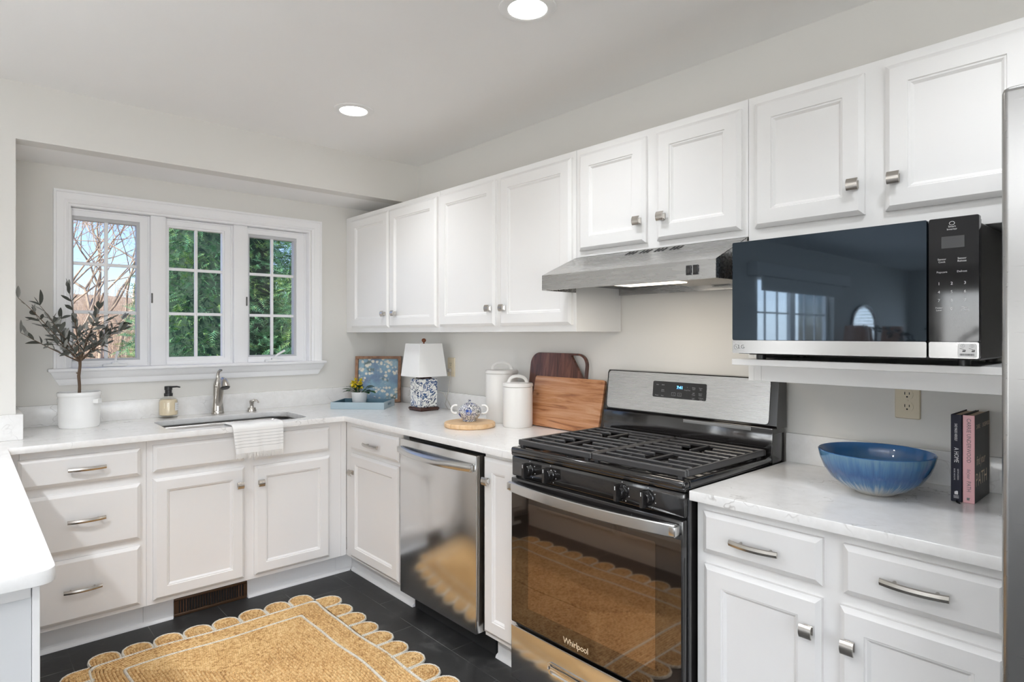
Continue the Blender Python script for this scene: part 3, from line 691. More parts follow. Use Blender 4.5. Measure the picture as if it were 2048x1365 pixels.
# burners and grates
for x,y,r in ((-.50,-2.25,.050),(-.23,-2.25,.040),(-.50,-2.645,.055),(-.23,-2.645,.040),(-.365,-2.446,.045)):
    b=MB().lathe([(r*1.1,.918),(r*1.1,.924),(r*.75,.930),(r*.75,.936)],(x,y,0),28).build('burner','cast_iron',t)
    MB().lathe([(r*.85,.936),(r*.88,.940),(r*.8,.945),(r*.2,.947)],(x,y,0),28).build('burner_cap','black_enamel',b)
def grate(a,b):
    m=MB(); x0,x1=-.632,-.128; z1=.960; h=.013
    bar=lambda xa,xb,ya,yb,za=z1-h,zb=z1: m.box(xa,xb,ya,yb,za,zb,.003,1)
    bar(x0,x0+.014,a,b,z1-.022); bar(x1-.014,x1,a,b,z1-.022); bar(x0+.014,x1-.014,a,a+.014,z1-.022); bar(x0+.014,x1-.014,b-.014,b,z1-.022)
    cy=(a+b)/2; xs=[x0+.007+(x1-x0-.014)*k/9 for k in range(1,9)]
    for k,x in enumerate(xs):
        if k in (1,2,5,6): bar(x-.005,x+.005,a+.014,cy-.045); bar(x-.005,x+.005,cy+.045,b-.014)
        else: bar(x-.005,x+.005,a+.014,b-.014)
    for yy in (a+.085,b-.085): bar(x0+.014,x1-.014,yy-.004,yy+.004,z1-h-.004,z1-.005)
    for xc in (-.50,-.245): bar(xc-.075,xc+.075,cy-.005,cy+.005,z1-h-.001,z1-.001)
    for x in (x0+.007,x1-.007):
        for y in (a+.02,b-.02): m.box(x-.006,x+.006,y-.008,y+.008,.9185,z1-.02)
    m.build('grate','cast_iron',t)
grate(-2.444,-2.078); grate(-2.814,-2.448)

# ------------------------------------------------------------------ range hood
t=thing('range_hood','stainless steel under-cabinet range hood with lit panel, above the gas range','range hood',(-.25,-2.455,1.54))
hy0,hy1=-2.0745,-2.8365; th=.0015
prof=[(-.002,1.684),(-.3035,1.684),(-.500,1.5985),(-.5005,1.5385)]
mb=MB(); mb.loft([[(x,y,z) for x,z in prof]+[(x+.003,y,z-.003) for x,z in prof[::-1][1:]][0:0]+[(-.4985,y,1.5385),(-.4985,y,1.5972),(-.303,y,1.6822),(-.002,y,1.6822)] for y in (hy0,hy1)])
for y,s in ((hy0,-1),(hy1,1)):
    P=[(-.002,1.5385),(-.5005,1.5385),(-.500,1.5985),(-.3035,1.684),(-.002,1.684)]
    mb.loft([[(x,y,z) for x,z in P],[(x,y+s*th,z) for x,z in P]])
mb.box(-.499,-.485,hy1+th,hy0-th,1.5385,1.541); mb.box(-.017,-.0025,hy1+th,hy0-th,1.5385,1.60)
mb.build('canopy','hood_steel',t,angle=25)
MB().box(-.484,-.018,hy1+.02,hy0-.02,1.566,1.572).build('inner_pan','black_plastic',t)
MB().box(-.36,-.10,-2.80,-2.49,1.552,1.5655,.002).build('filter','filter_mesh',t)
MB().box(-.455,-.285,-2.60,-2.345,1.548,1.5655,.003).build('light_panel','hood_lens',t)
lamp('range_hood_bulb','AREA',(-.37,-2.47,1.545),1.25,(1,.90,.76),target=(-.37,-2.47,0),shape='RECTANGLE',size=.15,size_y=.24)
for y in (-2.7417,-2.7668):
    MB().box(-.5035,-.5005,y-.0095,y+.0095,1.553,1.584,.001).build('switch_plate','black_plastic',t)
    mb=MB(); mb.loft([[(-.5036,y+s*.006,1.5565),(-.5075,y+s*.006,1.5570),(-.5042,y+s*.006,1.5690),(-.5036,y+s*.006,1.5805)] for s in (-1,1)]); mb.build('rocker_switch','black_enamel',t)
mb=MB()
ph=math.atan2(1.684-1.5985,.1965)
for i in range(16):
    y=-2.365-i*.0165
    if i in (4,5,10,11) : pass
    for dx in (0,):
        p=lambda s,yy:(-.500+s*math.cos(ph)-.0006*math.sin(ph),yy,1.5985+s*math.sin(ph)+.0006)
        if i%4!=3: mb.add([p(.165,y),p(.165,y-.010),p(.205,y-.010),p(.205,y)],[(0,1,2,3)])
mb.build('vent_slots','black_matte',t)

# ------------------------------------------------------------------ microwave
t=thing('microwave','black glass and stainless microwave oven on the cabinet shelf beside the hood','microwave',(-.25,-3.18,1.2885))
mx=-.450; my0,my1,ms=-2.862,-3.4835,-3.3805
MB().box(-.405,-.05,-3.478,-2.890,1.3015,1.636,.004,1).build('case','dark_case',t)
MB().box(-.430,-.4055,-3.480,-2.868,1.3045,1.644,.004,1).build('front_bezel','black_plastic',t)
for x in (-.38,-.09):
    for y in (-2.92,-3.44): MB().lathe([(.014,1.2872),(.014,1.3016)],(x,y,0),12).build('foot','black_plastic',t)
fM=S(mx+.018)
def mpanel(u0,u1,v0,v1,mat,name,par,rad=.004):
    P=rrect(u0,u1,v0,v1,rad,3); m=MB(); m.loft([[fM(a,c,w) for a,c in P] for w in (0,.0165)]+[[fM((u0+u1)/2+(a-(u0+u1)/2)*.997,(v0+v1)/2+(c-(v0+v1)/2)*.994,.018) for a,c in P]]); return m.build(name,mat,par)
dm=mpanel(2.862,3.3785,1.3462,1.6475,'microwave_glass','door',t); mpanel(2.862,3.3785,1.3065,1.3460,'microwave_trim','door_trim',t)
mpanel(3.3825,3.4835,1.3462,1.6475,'panel_glass','control_panel',t); mpanel(3.3825,3.4835,1.3065,1.3460,'microwave_trim','panel_trim',t)
fP=lambda u,v,w:S(mx)(u,v,w+.0003)
mb=MB(); text(mb,'LG',.0165,lambda u,v,w:fP(2.892+u,1.3257+v,w)); 
for rr in ((.0078,.0070),): mb.loft([[fP(2.876+r*math.cos(k*PI/12),1.3257+r*math.sin(k*PI/12),.0003) for k in range(24)] for r in rr],cap0=False,cap1=False)
text(mb,'L',.008,lambda u,v,w:fP(2.8765+u,1.3257+v,w)); text(mb,'.',.012,lambda u,v,w:fP(2.873+u,1.3302+v,w))
mb.build('emblem','grey_plastic',t)
mb=MB()
for k in range(12):
    r,c_=divmod(k,3); s_='1','2','3','4','5','6','7','8','9','Power\nLevel','0','Timer\n/Clock'; u=(3.404,3.430,3.4565)[c_]; v=1.4875-r*.0205
    text(mb,s_[k],.0098 if len(s_[k])==1 else .0056,lambda a,b,w,u=u,v=v:fP(u+a,v+b,w))
for s_,u,v in (('Sensor\nCook',3.410,1.5435),('Sensor\nReheat',3.4505,1.5435),('Popcorn',3.410,1.5155),('Defrost',3.4505,1.5155),('Smart\nInverter',3.4305,1.6215)): text(mb,s_,.0064,lambda a,b,w,u=u,v=v:fP(u+a,v+b,w))
mb.loft([[fP(3.4305+r*math.cos(k*PI/10),1.6325+r*.8*math.sin(k*PI/10),.0003) for k in range(20)] for r in (.0058,.0048)],cap0=False,cap1=False)
mb.build('key_lettering','white_print',t)
mb=MB(); mb.add([fP(a,c,.0002) for a,c in ((3.409,1.573),(3.4555,1.573),(3.4555,1.6015),(3.409,1.6015))],[(0,1,2,3)]); mb.build('display','black_plastic',t)
st=MB(); P=rrect(3.442,3.4795,1.3095,1.342,.004,3); st.loft([[fP(a,c,w) for a,c in P] for w in (0,.0004)]); st=st.build('sticker','label_paper',t)
mb=MB(); rr_=random.Random(3); u=3.446
while u<3.475:
    w_=rr_.choice((.0004,.0008,.0012)); mb.add([fP(a,c,.0006) for a,c in ((u,1.3135),(u+w_,1.3135),(u+w_,1.3185),(u,1.3185))],[(0,1,2,3)]); u+=w_+rr_.choice((.0004,.0007))
text(mb,'1',.006,lambda a,b,w:fP(3.452+a,1.337+b,w+.0003)); text(mb,'2',.006,lambda a,b,w:fP(3.470+a,1.337+b,w+.0003))
for cu in (3.452,3.470):
    mb.loft([[fP(cu+r*math.cos(k*PI/8),1.337+r*math.sin(k*PI/8),.0006) for k in range(16)] for r in (.0040,.0036)],cap0=False,cap1=False)
    mb.add([fP(cu+a,1.3275+c,.0006) for a,c in ((-.006,.003),(.006,-.001),(.006,.0),(-.006,.004))],[(0,1,2,3)]); mb.add([fP(cu+a,1.3255+c,.0006) for a,c in ((-.001,-.003),(.005,-.003),(.006,.001),(.0,.001))],[(0,1,2,3)])
mb.build('sticker_lettering','dark_print',st)

# ------------------------------------------------------------------ refrigerator
t=thing('refrigerator','tall stainless steel refrigerator beside the short worktop','refrigerator',(-.45,-4.05,0))
MB().box(-.78,-.03,-4.50,-3.602,.02,1.79,.006,1).build('case','grey_plastic',t)
for y0,y1,z0,z1,n in ((-4.046,-3.5935,.72,1.805,'door'),(-4.503,-4.051,.72,1.805,'door'),(-4.503,-3.5935,.06,.712,'freezer_drawer')):
    d=MB().box(-.850,-.7815,y0,y1,z0,z1,.012,4).build(n,'fridge_steel',t)
    if n=='door': yy=-4.01 if y0>-4.2 else -4.09; h=MB(); h.tube([(-.852,yy,.86),(-.905,yy,.88),(-.905,yy,1.62),(-.852,yy,1.64)],.011,10)
    else: h=MB(); h.tube([(-.852,-3.68,.64),(-.905,-3.70,.64),(-.905,-4.40,.64),(-.852,-4.42,.64)],.011,10)
    h.build('handle','stainless',d)
MB().box(-.77,-.10,-4.49,-3.61,0,.0195).build('base_grille','black_plastic',t)

# ------------------------------------------------------------------ wall outlets
def outlet(name,label,f,u,v,two=True):
    w_,h_=.0355,.058; t=thing(name,label,'electrical outlet',f(u,v,0))
    m=MB(); P=rrect(u-w_,u+w_,v-h_,v+h_,.004,3); C=lambda k,w:[f(u+(a-u)*k,v+(c-v)*(1-(1-k)*.6),w) for a,c in P]
    m.loft([C(1,.0005),C(1,.003),C(.93,.0065)]); pl=m.build('cover_plate','ivory_plastic',t)
    for dv in ((-.0195,.0195) if two else ()):
        r=MB(); Q=[]
        for k in range(28):
            a=2*PI*k/28; x=.0172*math.cos(a); z=max(-.0135,min(.0135,.0172*math.sin(a))); Q.append((u+x,v+dv+z))
        r.loft([[f(a,c,w) for a,c in Q] for w in (.0064,.0085)]); rc=r.build('receptacle','ivory_plastic',t)
        sl=MB()
        for dx,hh in ((-.0062,.0045),(.0062,.0037)): sl.add([f(u+dx+a,v+dv+.003+c,.0088) for a,c in ((-.0011,-hh),(.0011,-hh),(.0011,hh),(-.0011,hh))],[(0,1,2,3)])
        sl.add([f(u+.0026*math.cos(k*PI/6),v+dv-.0078+.0026*math.sin(k*PI/6),.0088) for k in range(12)],[tuple(range(12))])
        sl.build('slots','black_matte',rc)
    sc=MB(); sc.loft([[f(u+r*math.cos(k*PI/6),v+r*math.sin(k*PI/6),w) for k in range(12)] for r,w in ((.0032,.0064),(.0028,.0078))]); sc.build('screw','ivory_plastic',t)
    return t
outlet('electrical_outlet','ivory two-socket wall outlet above the blue bowl, under the microwave shelf',S(0),3.212,1.1555)
outlet('electrical_outlet','ivory two-socket wall outlet half hidden behind the lamp shade',S(0),.7825,1.163)
t=outlet('wall_plate','ivory wall plate seen edge-on inside the window recess above the backsplash',lambda u,v,w:(XR+w,u,v),-.26,1.155,False); t['category']='wall plate'

# ------------------------------------------------------------------ sink, tap, soap
t=thing('sink','stainless undermount kitchen sink cut into the worktop below the window','sink',(-1.145,-.375,ZK-.23))
L=[]
for d,z in ((-.006,-.0305),(-.006,-.036),(.004,-.05),(.012,-.19),(.05,-.215)): L.append([(x,y,ZK+z) for x,y in rrect(-1.494+d,-.796-d,-.576+d,-.174-d,.078,6)])
mb=MB(); mb.loft(L,cap0=False); mb.build('bowl','sink_steel',t,flat=True)
MB().lathe([(.042,ZK-.2145),(.040,ZK-.211),(.010,ZK-.213)],(-1.145,-.36,0),20).build('drain','chrome',t)
t=thing('faucet','brushed nickel single-lever kitchen faucet behind the sink','faucet',(-1.138,-.088,ZK))
c0=(-1.138,-.088,ZK)
MB().lathe([(.033,0),(.034,.006),(.032,.018),(.0315,.019)],c0,32).build('base_ring','nickel',t)
MB().lathe([(.0315,.019),(.031,.03),(.0265,.07),(.0245,.11),(.0235,.150),(.0240,.156)],c0,32).build('body','nickel',t)
mb=MB(); mb.lathe([(.0235,.157),(.0240,.160),(.0225,.172),(.018,.188),(.013,.200),(.009,.212)],c0,28)
mb.tube([(c0[0],c0[1],ZK+.205),(c0[0],c0[1]-.001,ZK+.222),(c0[0]+.003,c0[1]-.006,ZK+.240),(c0[0]+.009,c0[1]-.014,ZK+.250),(c0[0]+.014,c0[1]-.022,ZK+.250)],[.0105,.0085,.0075,.0075,.006],12)
mb.build('lever','nickel',t)
pts=[]; 
for k in range(15):
    a=k/14
    P=[(-.012,.055),(-.035,.105),(-.060,.170),(-.085,.197),(-.115,.190),(-.132,.160)]
    q=a*(len(P)-1); i=min(int(q),len(P)-2); f=q-i
    p0,p1,p2,p3=P[max(i-1,0)],P[i],P[i+1],P[min(i+2,len(P)-1)]
    cr=lambda k_:.5*((2*p1[k_])+(-p0[k_]+p2[k_])*f+(2*p0[k_]-5*p1[k_]+4*p2[k_]-p3[k_])*f*f+(-p0[k_]+3*p1[k_]-3*p2[k_]+p3[k_])*f**3)
    pts.append((c0[0],c0[1]+cr(0),ZK+cr(1)))
MB().tube(pts[:12],[.019]*2+[.018]*10,16).build('spout','nickel',t)
sp=MB().tube(pts[10:],[.0185,.0205,.0225,.0245,.026],18).build('spray_head','nickel',t)
e=Vector(pts[-1]); d_=(e-Vector(pts[-2])).normalized()
MB().tube([e+d_*.0005,e+d_*.006],[.024,.021],18).build('aerator','black_plastic',sp)
t=thing('soap_pump','small brushed nickel soap pump set into the worktop behind the sink','soap dispenser',(-.95,-.0900,ZK))
c0=(-.95,-.090,ZK)
MB().lathe([(.026,0),(.0265,.003),(.021,.022),(.014,.024)],c0,24).build('collar','nickel',t)
mb=MB(); mb.lathe([(.0115,.024),(.010,.038),(.013,.050),(.0135,.060),(.009,.066)],c0,20); mb.tube([(c0[0],c0[1],ZK+.058),(c0[0]+.010,c0[1]-.010,ZK+.066),(c0[0]+.022,c0[1]-.022,ZK+.064),(c0[0]+.030,c0[1]-.030,ZK+.052)],[.007,.0065,.0055,.0045],10); mb.build('pump_head','nickel',t)
t=thing('soap_bottle','clear glass soap bottle with amber liquid and black pump, by the sink','soap bottle',(-1.386,-.068,ZK))
c0=(-1.386,-.068,ZK)
MB().lathe([(.001,.0),(.043,.0),(.0465,.004),(.0475,.02),(.0475,.085),(.044,.100),(.030,.110),(.020,.114),(.0195,.124),(.018,.124),(.0185,.115),(.028,.108),(.042,.098),(.0453,.084),(.0453,.018),(.040,.014),(.001,.012)],c0,36,cap0=False,cap1=False).build('bottle','bottle_glass',t)
MB().lathe([(.001,.0135),(.0395,.0145),(.0445,.018),(.0445,.084),(.0415,.0965),(.035,.100),(.001,.100)],c0,36).build('liquid','soap_liquid',t)
mb=MB(); mb.lathe([(.0215,.118),(.0215,.133),(.017,.135),(.017,.150),(.0195,.152),(.0195,.170),(.017,.172)],c0,24); mb.tube([(c0[0],c0[1],ZK+.166),(c0[0]+.035,c0[1]-.030,ZK+.169),(c0[0]+.048,c0[1]-.041,ZK+.166)],[.0055,.0045,.0035],8); mb.build('pump','black_plastic',t)
mb=MB(); L=[]
for z in (.040,.083): L.append([(c0[0]+.0479*math.cos(a),c0[1]+.0479*math.sin(a),ZK+z) for a in [math.radians(-62+k*6) for k in range(10)]])
mb.loft(L,False,False,False); lb=mb.build('label','label_paper',t)
mb=MB(); 
for s_,z,h in (('handmade',.070,.0078),('soap',.060,.0058),('natural',.050,.0058)):
    def fl(u,v,w,z=z): a=math.radians(-35)+u/.048; return (c0[0]+.0484*math.cos(a),c0[1]+.0484*math.sin(a),ZK+z+v)
    for k in range(5): mb.add([fl(-.012+k*.005+a,c,0) for a,c in ((0,0),(.0035,0),(.0035,.0016),(0,.0016))],[(0,1,2,3)])
mb.build('label_lettering','grey_print',lb)

# ------------------------------------------------------------------ towel over the sink edge
t=thing('dish_towel','white fringed dish towel with thin grey stripes hanging over the sink edge','towel',(-1.085,-.62,ZK))
prof=[(-.556,.835),(-.553,.868),(-.555,.898),(-.561,.9115),(-.575,.9150),(-.600,.9155),(-.630,.9155),(-.650,.9150),(-.6605,.9110),(-.6645,.902)]
zz=.902
while zz>.779: zz-=.0085; prof.append((-.6650-.004*math.sin((.902-zz)*9),zz))
ln=[0]
for a,b in zip(prof,prof[1:]): ln.append(ln[-1]+math.dist(a,b))
nx=36; xa,xb=-1.247,-.990
def tw(i,j,off):
    fx=i/nx; y,z=prof[j]; dn=max(0,(.905-z)); skew=.016*max(0,ln[j]-.11)/.15
    x=xa+(xb-xa)*fx+skew*(1-fx)-.006*skew; wv=(.0022*math.sin(fx*17+1)+.0016*math.sin(fx*31))*min(1,dn*12)*(1 if j>9 else .3)
    lift=.0035*math.exp(-((fx-.0)/.08)**2)
    if j<4: return (x,y+off+.001*math.sin(fx*9),z)
    if j<9: return (x,y,z+off-.004+.0012*math.sin(fx*12)+lift)
    return (x,y-off-wv-.0005-lift*.6,z)
mb=MB()
for off in (.0008,.0062):
    vs=[tw(i,j,off) for j in range(len(prof)) for i in range(nx+1)]; fs=[];uv=[]
    for j in range(len(prof)-1):
        for i in range(nx):
            fs.append((j*(nx+1)+i,j*(nx+1)+i+1,(j+1)*(nx+1)+i+1,(j+1)*(nx+1)+i)); uv.append([(i/nx,ln[j]),((i+1)/nx,ln[j]),((i+1)/nx,ln[j+1]),(i/nx,ln[j+1])])
    mb.add(vs,fs,uv)
B=(nx+1)*len(prof); J=len(prof)
for j in range(J-1):
    for i in (0,nx): mb.F.append((j*(nx+1)+i,(j+1)*(nx+1)+i,B+(j+1)*(nx+1)+i,B+j*(nx+1)+i)); mb.MI.append(0); mb.UV.append(None)
for j in (0,J-1):
    for i in range(nx): mb.F.append((j*(nx+1)+i,j*(nx+1)+i+1,B+j*(nx+1)+i+1,B+j*(nx+1)+i)); mb.MI.append(0); mb.UV.append(None)
mb.build('cloth','towel_cloth',t,angle=80)
mb=MB()
for k in range(150):
    fx=k/149; p=Vector(tw(int(fx*nx),J-1,.0035)); p.x=tw(0,J-1,0)[0]+(tw(nx,J-1,0)[0]-tw(0,J-1,0)[0])*fx
    l=R.uniform(.020,.032); q=p+Vector((R.gauss(0,.005),-R.uniform(0,.003),-l))
    mb.tube([p+Vector((0,0,.003)),(p+q)/2+Vector((R.gauss(0,.0015),-.0015,0)),q],[.0011,.0010,.0007],4)
mb.build('fringe','fringe_cotton',t,kind='stuff')

# ------------------------------------------------------------------ potted olive tree
t=thing('potted_olive_tree','small olive tree in a white crock at the end of the sink run','potted tree',(-1.797,-.150,ZK))
px,py=-1.797,-.150; c0=(px,py,ZK)
mb=MB(); mb.lathe([(.080,0),(.084,.004),(.0865,.02),(.0875,.09),(.0865,.148),(.0875,.152),(.0905,.156),(.0915,.164),(.0905,.172),(.086,.174),(.082,.170),(.080,.150),(.080,.12),(.001,.12)],c0,48,cap1=False)
for s_,dx in ((-1,-.70),(1,.70)):
    a=math.radians(-42)+(0 if s_>0 else PI); ux,uy=math.cos(a),math.sin(a); vx,vy=-uy,ux
    mb.loft([[(px+ux*(.085+e)+vx*w_,py+uy*(.085+e)+vy*w_,ZK+.128+z) for w_,z in ((-hw,-.010),(hw,-.010),(hw,.010),(-hw,.010))] for e,hw,z in ((0,.024,0),(.010,.022,0),(.017,.014,.004))])
mb.build('crock','white_ceramic',t)
MB().lathe([(.0795,.118),(.0795,.150),(.04,.156),(.001,.155)],c0,24).build('soil','soil',t)
tr=[(px,py,ZK+.15),(px+.001,py,ZK+.20),(px-.002,py+.002,ZK+.25),(px+.003,py,ZK+.30),(px+.002,py-.001,ZK+.335)]
trunk=MB().tube(tr,[.0075,.0068,.0072,.0066,.0075],10); trunk.tube([(px,py,ZK+.262),(px-.012,py-.003,ZK+.266)],[.005,.003],6)
top=Vector(tr[-1]); base0=top-Vector((0,0,.015))
tips=[((-2.038,-.26,1.528),.9),((-1.846,-.19,1.590),.75),((-2.030,-.25,1.372),.8),((-1.915,-.30,1.415),.7),((-1.965,-.13,1.455),.7),((-1.715,-.16,1.490),.6),((-1.612,-.13,1.440),.8),((-1.617,-.16,1.385),.8),((-1.675,-.07,1.350),.6),((-1.740,-.24,1.420),.6),((-1.860,-.06,1.440),.6),((-1.80,-.10,1.40),.5),((-1.70,-.26,1.315),.5),((-1.905,-.24,1.315),.5),((-1.955,-.19,1.50),.7)]
lf=[MB(),MB()]
def leaf(p,dirv,l,wd,which):
    d=dirv.normalized(); up=Vector((R.gauss(0,.6),R.gauss(0,.6),1)).normalized(); s_=d.cross(up).normalized(); n_=s_.cross(d).normalized()
    rows=[(0,.10),(.1,.45),(.25,.8),(.45,1),(.65,.92),(.82,.62),(.94,.28),(1,.03)]; vs=[];bend=R.uniform(-.25,.15)
    for f,w_ in rows:
        c=p+d*(l*f)+n_*(bend*l*f*f)
        vs+= [c-s_*wd*w_+n_*wd*w_*.35,c,c+s_*wd*w_+n_*wd*w_*.35]
    fs=[]
    for i in range(len(rows)-1):
        for k in (0,1): fs.append((3*i+k,3*i+k+1,3*i+k+4,3*i+k+3))
    lf[which].add(vs,fs)
br=MB()
def inwall(p): return Vector((max(p.x,XR+.012),min(p.y,-.02),p.z))
for (tip,dens) in tips:
    tip=Vector(tip); a=base0; n=9; P=[]
    b=a+(tip-a)*.33+Vector((0,0,-.02+.05*R.random()))+Vector((R.gauss(0,.012),R.gauss(0,.012),0)); c=a+(tip-a)*.70+Vector((R.gauss(0,.015),R.gauss(0,.015),R.gauss(.0,.015)))
    for k in range(n+1):
        f=k/n; P.append(a*(1-f)**3+b*3*f*(1-f)**2+c*3*f*f*(1-f)+tip*f**3)
    br.tube(P,[.0034*(1-.72*k/n) for k in range(n+1)],6)
    for k in range(2,n+1):
        dv=(P[k]-P[k-1]).normalized()
        for s_ in range(2 if R.random()<dens else 1):
            side=dv.cross(Vector((R.gauss(0,1),R.gauss(0,1),R.gauss(0,1)))).normalized()
            if side.z<-.3 and R.random()<.5: side=-side
            ll=R.uniform(.042,.074); dr=dv*.75+side*.85
            q=P[k]+dr.normalized()*ll
            if q.x<XR+.012 or q.y>-.025: dr=dv*.6-side*.5; q=P[k]+dr.normalized()*ll
            if q.x<XR+.012 or q.y>-.025: continue
            leaf(P[k],dr,ll,ll*R.uniform(.13,.17),0 if R.random()<.55 else 1)
    if tip.y<-.06 and tip.x>XR+.07: leaf(tip,(P[-1]-P[-2]),.045,.0065,0)
    if R.random()<.6:
        q=P[5]; e_=inwall(q+Vector((R.gauss(0,.05),R.gauss(0,.04),R.uniform(.02,.08)))); br.tube([q,(q+e_)/2+Vector((0,0,.006)),e_],[.0018,.0015,.001],5)
        for s_ in range(4):
            dv=(e_-q).normalized()*.6+Vector((R.gauss(0,.6),R.gauss(0,.6),R.gauss(0,.5))); pp=q.lerp(e_,.4+.2*s_); qq=pp+dv.normalized()*.05
            if qq.x>XR+.01 and qq.y<-.02: leaf(pp,dv,.048,.0068,s_%2)
trunk.build('trunk','bark',t); br.build('branches','bark',t,kind='stuff')
f0=lf[0]; n0=len(f0.F); f0.mi=1; f0.add(lf[1].V,lf[1].F); f0.build('leaves',['olive_leaf','olive_leaf_pale'],t,kind='stuff',angle=60,flat=True)

# ------------------------------------------------------------------ corner: tray, little plant, picture, lamp
fv=Vector((.2296,-.2379,0)).normalized(); bv=Vector((-fv.y,fv.x,0)); o_=Vector((-.5583,-.3055,ZK))
fTr=lambda u,v,w:tuple(o_+fv*u+bv*v+Vector((0,0,w)))
TW,TD,TH=.331,.240,.042
t=thing('serving_tray','blue-grey rectangular serving tray under the small yellow-flowered plant','tray',fTr(TW/2,TD/2,0))
mb=MB(); P=lambda d:[(d,d),(TW-d,d),(TW-d,TD-d),(d,TD-d)]
mb.loft([[fTr(u,v,z) for u,v in P(d)] for d,z in ((0,.0005),(0,TH),(.008,TH),(.008,.008))]); mb.mi=1
for F_ in range(len(mb.F)): 
    if F_>=8: mb.MI[F_]=1
mb.build('tray','tray_blue',t) if False else mb.build('tray_body',['tray_blue','tray_inside'],t)
for u in (TW+.0005,-.0005):
    s_=1 if u>0 else -1; h=MB(); Q=rrect(TD/2-.038,TD/2+.038,.018,.032,.0068,4); h.loft([[fTr(u+s_*e_,v,z) for v,z in Q] for e_ in (0,.0006)]); h.build('hand_slot','tray_inside',t)
pc=Vector((-.337,-.251,ZK+.0082))
t=thing('potted_plant','small leafy plant with yellow flowers in a white pot on the blue tray','potted plant',pc)
MB().lathe([(.040,0),(.0425,.003),(.0505,.078),(.0500,.080),(.0465,.079),(.044,.060),(.001,.058)],pc,36,cap1=False).build('pot','white_ceramic',t)
MB().lathe([(.0435,.057),(.045,.068),(.02,.072),(.001,.071)],pc,20).build('soil','soil',t)
lv=MB();yl=MB();sm=MB()
def oval(mbx,p,d,up,l,wd):
    d=d.normalized(); s_=d.cross(up).normalized(); n_=s_.cross(d); vs=[]
    rows=[(0,.08),(.15,.5),(.4,.95),(.65,1),(.85,.7),(.96,.3),(1,.02)]
    for f,w_ in rows:
        c=p+d*l*f+n_*(-.25*l*f*f); vs+=[c-s_*wd*w_+n_*wd*w_*.25,c,c+s_*wd*w_+n_*wd*w_*.25]
    mbx.add(vs,[(3*i+k,3*i+k+1,3*i+k+4,3*i+k+3) for i in range(len(rows)-1) for k in (0,1)])
for k in range(14):
    a=k*2.4; e_=R.uniform(.2,1.0); p=pc+Vector((.012*math.cos(a),.012*math.sin(a),.072)); d=Vector((math.cos(a),math.sin(a),e_)); q=p+d.normalized()*R.uniform(.025,.06)
    sm.tube([p,q],.0018,5); oval(lv,q,Vector((math.cos(a),math.sin(a),e_*.6)),Vector((0,0,1)),R.uniform(.048,.068),R.uniform(.019,.026))
for k in range(7):
    a=k*2.4+.5; p=pc+Vector((-.012+.010*math.cos(a),.010*math.sin(a),.072)); q=p+Vector((.016*math.cos(a)-.006,.016*math.sin(a),R.uniform(.055,.095))); sm.tube([p,q],.0016,5)
    for j in range(14):
        d=Vector((R.gauss(0,1),R.gauss(0,1),R.gauss(.5,.8))); oval(yl,q+Vector((0,0,-.045*R.random())),d,Vector((.1,0,1)),.021,.0075)
sm.build('stems','green_leaf',t,kind='stuff'); lv.build('leaves','green_leaf',t,kind='stuff',flat=True); yl.build('flowers','yellow_flower',t,kind='stuff',flat=True)
# framed print leaning across the corner
r0=Vector((-.041,-.262,ZK+.0008)); l0=Vector((-.268,-.060,ZK+.0008)); ux=(r0-l0); FWd=ux.length; ux.normalize(); nn=Vector((ux.y,-ux.x,0)); 
if nn.dot(Vector((-1,-1,0)))<0: nn=-nn
lean=math.radians(5); upv=Vector((0,0,math.cos(lean)))-nn*math.sin(lean); nn2=nn*math.cos(lean)+Vector((0,0,math.sin(lean)))
fPi=lambda u,v,w:tuple(l0+ux*u+upv*v+nn2*(w)-nn2*.0+Vector((0,0,.0012)))
FH=.306; fw=.018
t=thing('picture_frame','square wood-framed blue print leaning in the corner behind the tray','picture',tuple((l0+r0)/2))
mb=MB()
for a,b,c,d in ((0,fw,0,FH),(FWd-fw,FWd,0,FH),(fw,FWd-fw,0,fw),(fw,FWd-fw,FH-fw,FH)): mb.loft([[fPi(u,v,w) for u,v in ((a,c),(b,c),(b,d),(a,d))] for w in (-.013,.017)])
mb.build('frame','frame_wood',t); mb=MB(); mb.loft([[fPi(u,v,w) for u,v in ((fw,fw),(FWd-fw,fw),(FWd-fw,FH-fw),(fw,FH-fw))] for w in (-.008,-.004)]); mb.build('print','blue_print',t)
# lamp
lx,ly=-.158,-.716
t=thing('table_lamp','square blue-and-white ceramic table lamp with white tapered shade and wooden finial','table lamp',(lx,ly,ZK))
mb=MB(); mb.box(lx-.063,lx+.063,ly-.063,ly+.063,ZK+.0005,ZK+.007,.002); mb.box(lx-.067,lx+.067,ly-.067,ly+.067,ZK+.007,ZK+.019,.003); mb.box(lx-.062,lx+.062,ly-.062,ly+.062,ZK+.0195,ZK+.022); mb.build('plinth','dark_wood',t)
mb=MB(); L=[[(lx+a*h,ly+b*h,ZK+z) for a,b in ((-1,-1),(1,-1),(1,1),(-1,1))] for h,z in ((.052,.022),(.055,.026),(.057,.100),(.058,.180),(.0565,.187),(.050,.191))]; mb.loft(L); mb.build('body','lamp_pottery',t,angle=30)
mb=MB(); mb.box(lx-.034,lx+.034,ly-.034,ly+.034,ZK+.1912,ZK+.198,.001); mb.tube([(lx,ly,ZK+.198),(lx,ly,ZK+.40)],.006,10); mb.build('stem','dark_wood',t)
mb=MB(); L=[[(lx+a*h,ly+b*h,ZK+z) for a,b in ((-1,-1),(1,-1),(1,1),(-1,1))] for h,z in ((.0990,.205),(.0785,.400),(.0770,.400),(.0972,.207))]; mb.loft(L,cap0=False,cap1=False)
